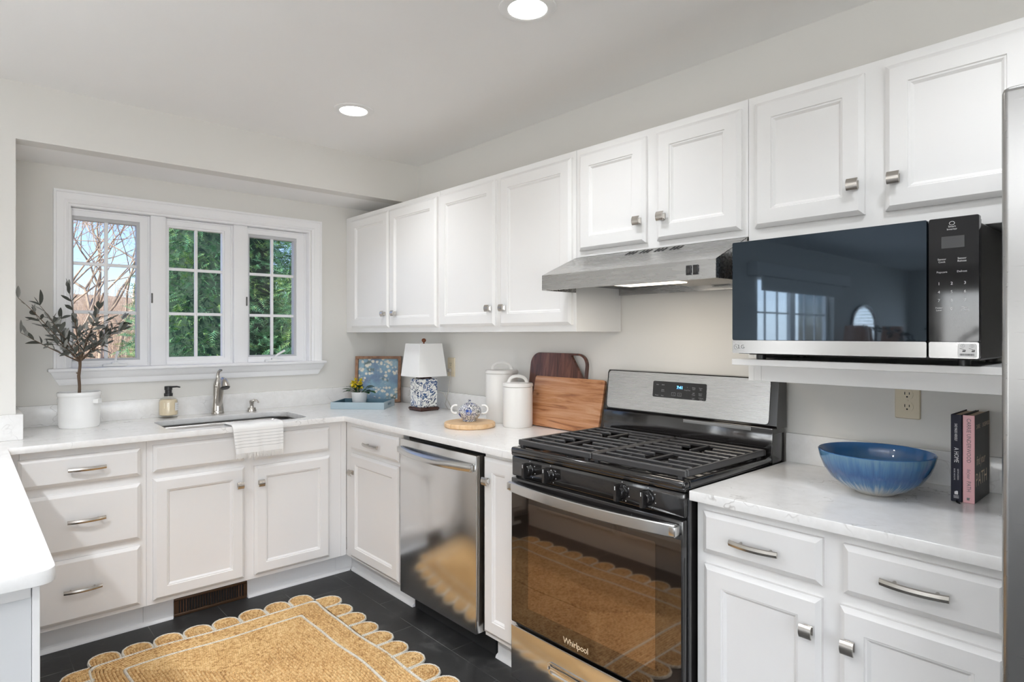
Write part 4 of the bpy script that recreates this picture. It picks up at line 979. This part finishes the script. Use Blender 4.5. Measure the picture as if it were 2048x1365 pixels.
for a,b in ((1,0),(-1,0),(0,1),(0,-1)): mb.tube([(lx,ly,ZK+.392),(lx+a*.0775,ly+b*.0775,ZK+.397)],.0015,5)
mb.build('lamp_shade','shade_white',t,angle=30)
mb=MB(); mb.lathe([(.004,.400),(.005,.404),(.003,.407)],(lx,ly,ZK),12); mb.lathe([(.0015+.0118*math.sin(PI*k/12),.4185-.0118*math.cos(PI*k/12)) for k in range(13)],(lx,ly,ZK),20); mb.build('finial','finial_wood',t)
mb=MB(); mb.tube([(lx+.060,ly-.02,ZK+.11),(lx+.095,ly-.07,ZK+.10),(-.030,-.795,ZK+.04),(-.035,-.83,ZK+.006),(-.050,-.86,ZK+.0045),(-.036,-.79,ZK+.0045),(-.033,-.76,ZK+.030),(-.028,-.78,ZK+.09),(-.012,-.785,ZK+.20),(-.012,-.785,ZK+.228)],.0022,6)
mb.box(-.030,-.0095,-.797,-.773,ZK+.226,ZK+.246,.004); mb.build('cord','clear_cord',t)

# ------------------------------------------------------------------ canisters, sugar bowl, board
G4='white ceramic canisters with loop-handled lids'
def canister(label,x,y,r,h,lh):
    t=thing('canister',label,'canister',(x,y,ZK),G4)
    MB().lathe([(r*.955,0),(r*.985,.004),(r,.015),(r,h-.004),(r*.985,h)],(x,y,ZK+.0004),48).build('jar','matte_ceramic',t)
    l=MB().lathe([(r*.98,h+.0010),(r*1.03,h+.003),(r*1.03,h+.012),(r*.99,h+.019),(r*.8,h+.0215),(.001,h+.0225)],(x,y,ZK),48).build('lid','matte_ceramic',t)
    a=math.radians(-48); P=[]
    for k in range(13):
        q=PI*k/12; u=-math.cos(q)*r*.60; z=h+.019+lh*math.sin(q)**.8; P.append((x+u*math.cos(a),y+u*math.sin(a),ZK+z))
    MB().tube(P,[.0085]+[.0065]*11+[.0085],10,flat=1.25).build('handle','matte_ceramic',l)
canister('tall white ceramic canister with looped lid, behind the shorter one',-.1190,-1.387,.084,.250,.038)
canister('shorter white ceramic canister with looped lid, beside the cutting boards',-.1760,-1.574,.0735,.196,.034)
bx,by=-.358,-1.422
t=thing('round_board','round light wood board under the blue patterned sugar bowl','wooden board',(bx,by,ZK))
MB().lathe([(.120,0),(.1255,.004),(.1265,.012),(.1255,.020),(.121,.0235),(.001,.0235)],(bx,by,ZK+.0004),64).build('board','rubberwood',t)
gx,gy,gz=-.345,-1.403,ZK+.0241
t=thing('sugar_bowl','lidded blue-and-white patterned sugar bowl with two loop handles','sugar bowl',(gx,gy,gz))
MB().lathe([(.033,0),(.035,.003),(.034,.007),(.047,.022),(.057,.040),(.059,.052),(.055,.066),(.044,.076),(.0425,.0765)],(gx,gy,gz),40).build('bowl','pot_pottery',t)
l=MB().lathe([(.043,.0768),(.040,.080),(.028,.087),(.012,.0915),(.006,.093),(.005,.096),(.0085,.100),(.0075,.105),(.001,.107)],(gx,gy,gz),32).build('lid','pot_pottery',t)
a=math.radians(-41.7)
for s_ in (-1,1):
    P=[]
    for k in range(15):
        q=math.radians(-115+s_*0+k*230/14); u=.0700+.0200*math.cos(q); z=.0585+.0205*math.sin(q)
        P.append((gx+s_*u*math.cos(a),gy+s_*u*math.sin(a),gz+z))
    MB().tube(P,.0045,10).build('handle','white_ceramic',t)
mb=MB()
for (aa,zz,hh,ww) in ((-2.30,.050,.015,.22),(-2.42,.058,.008,.14),(-2.14,.057,.009,.12),(-3.3,.034,.012,.16)):
    vs=[]
    for k in range(12):
        q=2*PI*k/12; z=zz+hh*math.sin(q)*(1 if math.sin(q)<0 else .6); an=aa+ww*math.cos(q); rr_=.0597-abs(z-.050)*.17 if z>.035 else .047+(z-.022)*.60; vs.append((gx+rr_*math.cos(an),gy+rr_*math.sin(an),gz+z))
    mb.add(vs,[tuple(range(12))])
mb.build('painted_motif','cobalt',t)

# ------------------------------------------------------------------ cutting boards
# back board: rounded walnut board with an open loop corner
def leanmap(xb,xt,z0,h): 
    an=math.asin((xt-xb)/h); return lambda u,v,w:(xb+v*math.sin(an)-w*math.cos(an),-u,z0+v*math.cos(an)+w*math.sin(an))
t=thing('cutting_board','tall dark walnut cutting board with an open loop corner, against the wall','cutting board',(-.05,-1.71,ZK),'wooden cutting boards')
fC=leanmap(-.066,-.022,ZK+.003,.365); u0,u1,H_=1.520,1.905,.362; r=.062
arc=lambda cu,cv,a0,a1,n=8,rr=r:[(cu+rr*math.cos(math.radians(a0+(a1-a0)*k/n)),cv+rr*math.sin(math.radians(a0+(a1-a0)*k/n))) for k in range(n+1)]
outl=arc(u1-.02,.02,-90,0,4,.02)+arc(u1-r,H_-r,0,90)+arc(u0+r,H_-r,90,180)+arc(u0+.02,.02,180,270,4,.02)
q=.010; hole=[(u1-q,H_-.125),(u1-q,H_-r)]+arc(u1-r,H_-r,10,88,8,r-q)+[(u1-.105,H_-q),(u1-.103,H_-q-.006),(u1-q-.004,H_-.127)]
plate(MB(),[outl,hole[::-1]],.007,.0015,fC).build('board','walnut',t,angle=40)
t=thing('cutting_board','rectangular acacia cutting board with knots, leaning in front beside the range','cutting board',(-.09,-1.8,ZK),'wooden cutting boards')
fC=leanmap(-.099,-.043,ZK+.003,.252); P=rrect(1.574,2.026,0,.248,.012,4)
plate(MB(),[P],.0065,.0015,fC).build('board','acacia',t,angle=40)
mb=MB(); mb.tube([fC(1.576,.175,.0),fC(1.560,.174,.004),fC(1.556,.170,.006),fC(1.556,.060,.006),fC(1.560,.055,.004),fC(1.576,.055,0)],[.0032]*6,6,flat=1.6); mb.build('handle','dark_case',t)

# ------------------------------------------------------------------ bowl and books
t=thing('bowl','wide glazed bowl streaked in blues, on the short worktop','bowl',(-.262,-3.203,ZK))
c0=(-.262,-3.203,ZK+.0004)
MB().lathe([(.050,0),(.054,.002),(.058,.006),(.090,.020),(.116,.042),(.134,.069),(.1445,.096),(.1482,.113),(.1490,.118)],c0,64,cap1=False).build('outer_glaze','bowl_glaze',t)
MB().lathe([(.1490,.118),(.1472,.1195),(.1442,.1165),(.139,.097),(.127,.072),(.109,.047),(.083,.026),(.053,.015),(.001,.012)],c0,64,cap0=False).build('inner_glaze','bowl_inside',t)
def book(label,y0,y1,x0,ln,h,cov,title):
    t=thing('book',label,'book',(x0+ln/2,(y0+y1)/2,ZK),'books beside the refrigerator')
    mb=MB(); b=.0022
    mb.mi=0; mb.box(x0,x0+.0025,y1,y0,ZK+.0004,ZK+h,.001,1)
    mb.mi=1; mb.box(x0+.0025,x0+ln,y0-b,y0,ZK+.0004,ZK+h,.0008,1); mb.mi=2; mb.box(x0+.0025,x0+ln,y1,y1+b,ZK+.0004,ZK+h,.0008,1)
    mb.build('cover',[cov[0],cov[0] if cov[0]!='book_pink' else 'book_cover',cov[1]],t)
    MB().box(x0+.003,x0+ln-.004,y1+b+.0002,y0-b-.0002,ZK+.004,ZK+h-.004).build('pages','paper',t)
    return t
by0,by1=-3.3725,-3.3975
b1=book('dark navy hardback book with a white-lettered spine and ribbon marker',by0,by1,-.207,.165,.2375,('book_navy','book_navy'),0)
fSp=lambda yc:(lambda z,dy,w:(-.207-.0002-w,yc-dy,z))
def spine(mb,s_,size,zt,yc,dy=0,shear=0,sx=1,spacing=1): text(mb,s_,size,lambda u,v,w:(-.2072-w,yc-dy-v,ZK+zt-u),'LEFT',shear,sx,spacing=spacing)
yc=(by0+by1)/2; mb=MB()
spine(mb,'SHE MADE HERSELF',.0088,.213,yc,-.001,0,.62); spine(mb,'A HOME',.0150,.1475,yc,0,0,.72)
spine(mb,'GROW & DESIGN',.0048,.090,yc,.004,0,.8); spine(mb,'RACHEL VAN KLUYVE',.0048,.090,yc,-.004,0,.66)
for k in range(3): mb.add([(-.2074,yc-a,ZK+c) for a,c in ((-.006,.010+k*.003),(.006,.010+k*.003),(.006,.011+k*.003),(-.006,.011+k*.003))],[(0,1,2,3)])
mb.add([(-.2074,yc-a,ZK+c) for a,c in ((-.004,.020),(.004,.020),(.004,.029),(.001,.030),(-.004,.027))],[(0,1,2,3,4)])
mb.build('lettering','white_print',b1)
MB().tube([(-.205,-3.384,ZK+.004),(-.214,-3.386,ZK+.002),(-.224,-3.392,ZK+.0012),(-.229,-3.399,ZK+.0012)],[.003]*4,4,flat=.25).build('ribbon','black_matte',b1)
by0,by1=-3.3990,-3.4255
b2=book('pink-spined hardback book with a dark front cover, nearest the refrigerator',by0,by1,-.2045,.170,.2375,('book_pink','book_cover'),0)
yc=(by0+by1)/2; mb=MB(); o_x=.0025
def spine2(mb,s_,size,zt,dy=0,shear=0,sx=1): text(mb,s_,size,lambda u,v,w:(-.2047-w,yc-dy-v,ZK+zt-u),'LEFT',shear,sx)
spine2(mb,'CARRIE UNDERWOOD',.0135,.229,0,0,.855); spine2(mb,'find your',.0115,.0925,0,.35,.62); spine2(mb,'PATH',.0135,.060,0,0,.86)
mb.add([(-.2049,yc-a,ZK+c) for a,c in ((-.004,.008),(.002,.008),(.002,.013),(.004,.015),(-.004,.015))],[(0,1,2,3,4)]); mb.build('lettering','dark_print',b2)
mb=MB(); fCv=lambda x,z:(lambda u,v,w:(x+u,by1-.0002-w,ZK+z+v))
text(mb,'CARRIE',.017,fCv(-.190,.205),'LEFT',0,.8); text(mb,'UNDERWOOD',.017,fCv(-.122,.205),'LEFT',0,.8); text(mb,'find your',.036,fCv(-.188,.112),'LEFT',.3,.75); text(mb,'PATH',.052,fCv(-.196,.060),'LEFT',0,1.0)
mb.build('cover_lettering','gold_print',b2)

# ------------------------------------------------------------------ jute rug
rx0,rx1,ryt,ryb=-1.846,-.884,-.822,-2.32
rug=thing('jute_rug','braided jute rug with cream lines and scalloped edging on the dark floor','rug',((rx0+rx1)/2,(ryt+ryb)/2,0))
def ht(x,y): return .0022*(1+math.sin(7.3*x+2.1*y+.6)*math.sin(5.1*y-2.2*x))+.0015
def wob(x,y): return (x+.0075*math.sin(6.1*y+1.3*x)+.003*math.sin(17*y+2), y+.0065*math.sin(6.7*x+.8*y+.4)+.003*math.sin(15*x))
bw=.0122
def braid(mb,path,vidx,w=bw,h=.0085,zoff=0.0,closed=True,wf=1.0):
    n=len(path); L=[]; U=[0]
    for i in range(n):
        p=Vector(path[i]); a=Vector(path[(i-1)%n] if closed or i>0 else path[i]); b=Vector(path[(i+1)%n] if closed or i<n-1 else path[i])
        t=(b-a); t=t.normalized() if t.length>1e-9 else Vector((1,0)); nrm=Vector((-t.y,t.x))
        row=[]
        for k,(o,z) in enumerate(((-.5,.0),(-.40,.62),(-.14,1),(.14,1),(.40,.62),(.5,.0))):
            q=p+nrm*(o*w); x,y=wob(q.x,q.y) if wf else (q.x,q.y); row.append((x,y,ht(x,y)+z*h+zoff))
        L.append(row)
        if i: U.append(U[-1]+(Vector(path[i])-Vector(path[i-1])).length)
    U.append(U[-1]+(Vector(path[0])-Vector(path[-1])).length)
    vs=[v for r_ in L for v in r_]; fs=[];uv=[]
    for i in range(n if closed else n-1):
        j=(i+1)%n
        for k in range(5): fs.append((i*6+k,i*6+k+1,j*6+k+1,j*6+k)); uv.append([(U[i],vidx+k/5),(U[i],vidx+(k+1)/5),(U[i+1],vidx+(k+1)/5),(U[i+1],vidx+k/5)])
    mb.add(vs,fs,uv)
def rectpath(d,rad):
    x0,x1,y0,y1=rx0+d,rx1-d,ryb+d,ryt-d; rad=max(min(rad,(x1-x0)/2-.001),.001); P=[]
    C=rrect(x0,x1,y0,y1,rad,4)
    for a,b in zip(C,C[1:]+C[:1]):
        m=max(1,int(math.dist(a,b)/.028))
        for k in range(m): P.append((a[0]+(b[0]-a[0])*k/m,a[1]+(b[1]-a[1])*k/m))
    return P
field=MB(); tr1=MB(); tr2=MB(); nl=int((rx1-rx0)/2/bw)
for k in range(nl):
    d=bw*(k+.5); rad=max(.006,.034-d*.2)
    m=tr1 if k==0 else (tr2 if k==9 else field)
    braid(m,rectpath(d,rad),k,zoff=.0012 if m is not field else 0)
field.add([(rx0+.05,ryb+.05,.0045),(rx1-.05,ryb+.05,.0045),(rx1-.05,ryt-.05,.0045),(rx0+.05,ryt-.05,.0045)],[(0,1,2,3)]); field.build('field','jute',rug,angle=70,flat=True); tr1.build('cream_border','cotton_trim',rug,angle=70,flat=True); tr2.build('cream_inner_line','cotton_trim',rug,angle=70,flat=True)
def upath(w_,l,n=7):
    r_=w_*.92; P=[(-w_,0.0),(-w_*1.02,l*.35)]
    for k in range(n+1):
        a=PI-PI*k/n; P.append((w_*1.02*math.cos(a),l-r_+r_*math.sin(a)))
    P+= [(w_*1.02,l*.35),(w_,0.0)]; return P
def scallop(cx,cy,ang,sc,sl):
    ca,sa=math.cos(ang),math.sin(ang); tf=lambda P:[(cx+ca*u-sa*v,cy+sa*u+ca*v) for u,v in P]
    W2=.0600*sc; m=MB(); 
    k=0; w_=W2-.0045-bw*.55; l=.108*sl-.0045-bw*.55
    while w_>.004:
        braid(m,tf(upath(w_,l)),k,w=bw*.98,closed=False,wf=0); w_-=bw*.95; l-=bw*.95; k+=1
    braid(m,tf([(0,0),(0,max(l,.01))]),k,closed=False,wf=0)
    o=m.build('scallop','jute',rug,angle=70,flat=True)
    e=MB(); braid(e,tf(upath(W2-.0045,.108*sl-.0045)),0,w=.0100,h=.0095,closed=False,wf=0); e.build('edging','cotton_trim',o,angle=70,flat=True)
nx_,ny_=8,12
for k in range(nx_):
    x=rx0+(rx1-rx0)*(k+.5)/nx_
    scallop(x,ryt-.004,0,R.uniform(.95,1.0),R.uniform(.92,1.02)); scallop(x,ryb+.004,PI,1,1)
for k in range(ny_):
    y=ryb+(ryt-ryb)*(k+.5)/ny_
    scallop(rx1-.004,y,-PI/2,R.uniform(.97,1.02),R.uniform(.97,1.08)); scallop(rx0+.004,y,PI/2,1,1)

# ------------------------------------------------------------------ family room seen in the appliance glass
t=thing('door_valance','pale boxed valance over the sliding patio door, mirrored in the microwave','valance',(-6.6,-.47,2.0))
mb=MB(); mb.box(-7.95,-5.25,YM-.13,YM-.001,2.02,2.17,.01); mb.build('box','shade_white',t); MB().box(-7.75,-5.45,YM-.09,YM-.07,1.86,2.0195).build('raised_shade','blind_white',t)
t=thing('console_table','dark console table under the arched mirror, mirrored in the microwave','table',(-8.9,-.64,0))
MB().box(-10.1,-7.4,-.84,-.46,.73,.77,.004).build('top','dark_wood',t)
for x in (-10.05,-7.45):
    for y in (-.80,-.50): MB().box(x-.02,x+.02,y-.02,y+.02,0,.7295).build('leg','dark_wood',t)
t=thing('wall_mirror','dark-framed arched wall mirror above the console table','mirror',(-8.8,-.44,.95))
P=[(-9.3,.95),(-8.3,.95),(-8.3,1.5)]+[(-8.8+.5*math.cos(a),1.5+.30*math.sin(a)) for a in [PI*k/14 for k in range(1,14)]]+[(-9.3,1.5)]
sc=lambda s_:[(-8.8+(u+8.8)*s_,1.35+(v-1.35)*s_) for u,v in P]
mb=MB(); F_=lambda P_,y:[(u,y,v) for u,v in P_]
mb.loft([F_(P,YM-.001),F_(P,YM-.035),F_(sc(.93),YM-.030),F_(sc(.93),YM-.012)],cap0=False,cap1=False); mb.build('frame','dark_wood',t)
mb=MB(); mb.loft([F_(sc(.935),YM-.012),F_(sc(.935),YM-.014)]); mb.build('mirror_glass','chrome',t)
emis('warm_shade',(1,.52,.33),.40)
for x,lab in ((-7.86,'lit shaded lamp on the console table nearer the patio door'),(-9.35,'lit shaded lamp on the console table farther from the patio door')):
    t=thing('shaded_lamp',lab,'table lamp',(x,-.65,.77))
    MB().lathe([(.07,.7705),(.07,.785),(.015,.80),(.04,.95),(.015,1.10),(.01,1.20)],(x,-.65,0),20).build('base','dark_wood',t)
    MB().lathe([(.17,1.18),(.14,1.48)],(x,-.65,0),28,cap0=False,cap1=False).build('lamp_shade','warm_shade',t)
for x,y,lab in ((-3.35,-3.15,'added torch-shaped fill uplight behind the kitchen, nearer the peninsula'),(-3.0,-5.3,'added torch-shaped fill uplight near the rear doors behind the kitchen')):  # uplights added out of view to bounce fill off the ceiling
    t=thing('fill_uplight',lab,'fill uplight',(x,y,0))
    MB().lathe([(.14,0),(.14,.015),(.03,.03),(.011,.04)],(x,y,.0005),28).build('base','dark_wood',t); MB().lathe([(.011,.04),(.011,1.62)],(x,y,.0005),12).build('pole','nickel',t)
    MB().lathe([(.02,1.62),(.09,1.66),(.165,1.74),(.160,1.742),(.085,1.667),(.01,1.635)],(x,y,.0005),32,cap0=False).build('lamp_shade','white_ceramic',t)
    lamp('fill_uplight_spot','SPOT',(x,y,1.745),UP_E if x<-3.2 else UP_E*.5,CAN_COL,target=(x,y,3),spot_size=math.radians(160),spot_blend=.5,shadow_soft_size=.12)
t=thing('window_blind','white slatted blind on the far wall window, mirrored in the microwave','blind',(XL+.03,-3.2,.8))
MB().box(XL+.005,XL+.05,-5.63,-.77,2.08,2.13).build('headrail','blind_white',t)
mb=MB()
for k in range(22):
    z=2.05-k*.057; mb.add([(XL+.012,-5.6,z+.012),(XL+.045,-5.6,z-.012),(XL+.045,-.8,z-.012),(XL+.012,-.8,z+.012)],[(0,1,2,3)])
mb.build('slats','blind_white',t,flat=True)
t=thing('dining_table','dark dining table in the room behind, carrying a vase of branches','table',(-6.0,-2.1,0))
MB().lathe([(.60,.715),(.61,.735),(.60,.75)],(-6.0,-2.1,0),48).build('top','dark_wood',t); MB().lathe([(.30,.0),(.28,.03),(.06,.08),(.05,.7),(.2,.7148)],(-6.0,-2.1,0),28).build('pedestal','dark_wood',t)
t=thing('branch_vase','dark vase of tall leafy branches on the dining table','vase',(-6.0,-2.1,.7505))
MB().lathe([(.05,.7505),(.09,.80),(.08,.92),(.04,.99),(.045,1.01)],(-6.0,-2.1,0),24).build('vase','black_enamel',t)
mb=MB()
for k in range(9):
    a=k*.7; p=Vector((-6,-2.1,.98)); P=[p]
    for j in range(1,8): P.append(p+Vector((math.cos(a)*.045*j*(1+.12*j),math.sin(a)*.06*j*(1+.10*j),.105*j-.006*j*j))+Vector((R.gauss(0,.01),R.gauss(0,.01),0)))
    mb.tube(P,[.006-.0006*j for j in range(8)],5)
    for q in P[2:]:
        for s_ in range(4):
            d=Vector((R.gauss(0,1),R.gauss(0,1),R.gauss(.2,.6))).normalized(); s2=d.orthogonal().normalized(); l_=R.uniform(.04,.08)
            mb.add([q,q+d*l_*.5+s2*l_*.25,q+d*l_,q+d*l_*.5-s2*l_*.25],[(0,1,2,3)])
mb.build('branches','olive_leaf',t,kind='stuff',flat=True)

# ------------------------------------------------------------------ garden
GZ=-.35
mb=MB(); N=28
vs=[];fs=[]
def gh(x,y):
    d=max(0,y-6); return GZ+.02*d+.0035*d*d*min(1,d/10)*.8+.12*math.sin(.7*x+.3*y)*min(1,d/4)
for i in range(N+1):
    for j in range(N+1):
        x=-30+60*i/N; y=.16+ (j/N)**1.5*40; vs.append((x,y,gh(x,y)))
for i in range(N):
    for j in range(N): a=i*(N+1)+j; fs.append((a,a+1,a+N+2,a+N+1))
mb.add(vs,fs); o=mb.build('ground_garden','leaf_litter',None,flat=True); o['kind']='structure'
MB().box(-40,40,-40,YB-.2,-.4,-.15).build('ground_rear','lawn',None)['kind']='structure'
MB().box(-40,XL-.2,YB-.2,12,-.4,-.15).build('ground_side','lawn',None)['kind']='structure'
def spray(vs,fs,p,d,l,rr):
    d=d.normalized(); s_=d.cross(Vector((rr.gauss(0,.5),rr.gauss(0,.5),1))).normalized(); n_=s_.cross(d); b=-.35
    for i in range(6):
        f=.12+.15*i; c=p+d*(l*f)+n_*(b*l*f*f); fl=l*(.42*(1-f*.75))
        for sg in (-1,1):
            q=c+(d*.75+s_*sg).normalized()*fl+n_*(-.15*fl); w_=d*(fl*.17)
            k=len(vs); vs+= [c-w_*.5,c+w_,q]; fs.append((k,k+1,k+2))
    k=len(vs); c1=p+d*l+n_*(b*l); vs+= [p+s_*l*.03,p-s_*l*.03,c1]; fs.append((k,k+1,k+2))
def evergreen(label,x,y,rad,h,seed,cnt):
    rr=random.Random(seed); t=thing('evergreen_tree',label,'tree',(x,y,GZ),'evergreens outside the kitchen window')
    rz=lambda z:rad*(1-.75*max(0,(z-GZ-.8))/h)*min(1,.7+.3*(z-GZ)/.8)
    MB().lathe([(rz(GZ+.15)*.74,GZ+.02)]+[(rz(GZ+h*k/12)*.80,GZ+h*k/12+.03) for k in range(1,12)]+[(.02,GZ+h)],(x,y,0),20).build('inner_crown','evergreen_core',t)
    vs=[];fs=[]
    for k in range(cnt):
        a=rr.uniform(0,2*PI)
        z=GZ+.1+ (h-.2)*(rr.random()**1.25); r_=rz(z)*rr.uniform(.74,1.02)+.07*math.sin(5*a+3.1*z)*math.sin(4.3*z+a)
        p=Vector((x+r_*math.cos(a),y+r_*math.sin(a),z)); d=Vector((math.cos(a)*.9+rr.gauss(0,.45),math.sin(a)*.9+rr.gauss(0,.45),rr.gauss(.15,.45)))
        spray(vs,fs,p,d,rr.uniform(.08,.17),rr)
    mb=MB(); mb.V=vs; mb.F=fs; mb.MI=[0]*len(fs); mb.UV=[None]*len(fs)
    mb.build('foliage','evergreen',t,flat=True,angle=None,kind='stuff')
    MB().tube([(x,y,GZ),(x,y,GZ+.5)],.07,8).build('trunk','bark',t)
evergreen('tall sunlit evergreen tree outside the middle pane of the kitchen window',-.02,3.75,1.02,4.6,11,13000)
evergreen('tall shaded evergreen tree outside the window pane nearest the wall cabinets',1.05,2.85,.95,4.4,12,12000)
def bare(label,x,y,h,r0,seed,mat,depth=6,spread=.55):
    rr=random.Random(seed); t=thing('bare_tree',label,'tree',(x,y,gh(x,y)),'bare trees beyond the kitchen window')
    mb=MB(); tw_=MB()
    def grow(p,d,l,r,k):
        P=[p];n=4 if k<2 else 3
        for i in range(n):
            d=(d+Vector((rr.gauss(0,.13),rr.gauss(0,.13),rr.gauss(.03,.08)))).normalized(); P.append(P[-1]+d*(l/n))
        (mb if k<3 else tw_).tube(P,[max(.004,r*(1-.42*i/n)) for i in range(n+1)],6 if k<2 else (4 if k<4 else 3),cap=False)
        if k>=depth: return
        for i in range(rr.choice((2,3)) if k else 3):
            q=P[-1] if i<2 else P[-2]; s_=d.orthogonal().normalized(); s_=Matrix.Rotation(rr.uniform(0,2*PI),3,d)@s_
            grow(q,(d+s_*rr.uniform(spread*.6,spread*1.5)).normalized(),l*rr.uniform(.62,.85),r*.60*rr.uniform(.8,1.1),k+1)
    grow(Vector((x,y,gh(x,y)-.02)),Vector((rr.gauss(0,.08),rr.gauss(0,.08),1)).normalized(),h*.30,r0,0)
    mb.build('trunk',mat,t,flat=True,angle=80); tw_.build('branches',mat if mat=='pale_bark' else 'twig',t,flat=True,angle=None,kind='stuff')
bt=[('brown multi-stemmed bare tree standing closest outside the pane behind the olive tree',-.30,10.5,6.4,.052,21,'bare_bark'),('slim pale-barked bare tree near the left edge of the window',-1.25,12.0,6.4,.036,22,'pale_bark'),('bare tree with dark arching limbs beside the evergreen',.35,13.5,8.0,.055,23,'bare_bark'),
 ('bare tree on the rise half lost in brush',-.75,16.5,8,.055,24,'bare_bark'),('leaning bare tree up the slope, close to the evergreen edge',.95,18,9,.06,25,'bare_bark'),('pale bare tree deep in the woods',-.1,21,9,.055,26,'pale_bark'),('distant bare tree at the crest of the rise',1.5,24,9,.07,27,'bare_bark'),('distant thin bare tree at the edge of the pane',-1.9,20,8,.055,28,'bare_bark')]
for a in bt: bare(*a)
rr=random.Random(5); mb=MB()
for k in range(2600):
    y=rr.uniform(11,27); x=rr.uniform(-3.5,4.5); z=gh(x,y); h=rr.uniform(.7,2.6); d=Vector((rr.gauss(0,.35),rr.gauss(0,.2),1)).normalized(); p=Vector((x,y,z))
    mb.tube([p,p+d*h*.5+Vector((rr.gauss(0,.05),0,0)),p+d*h+Vector((rr.gauss(0,.2),rr.gauss(0,.1),0))],[.012,.008,.003],3,cap=False)
o=mb.build('brush','twig',None,flat=True,angle=None); tag(o,'tan tangle of brush on the wooded rise outside','brush'); o['kind']='stuff'
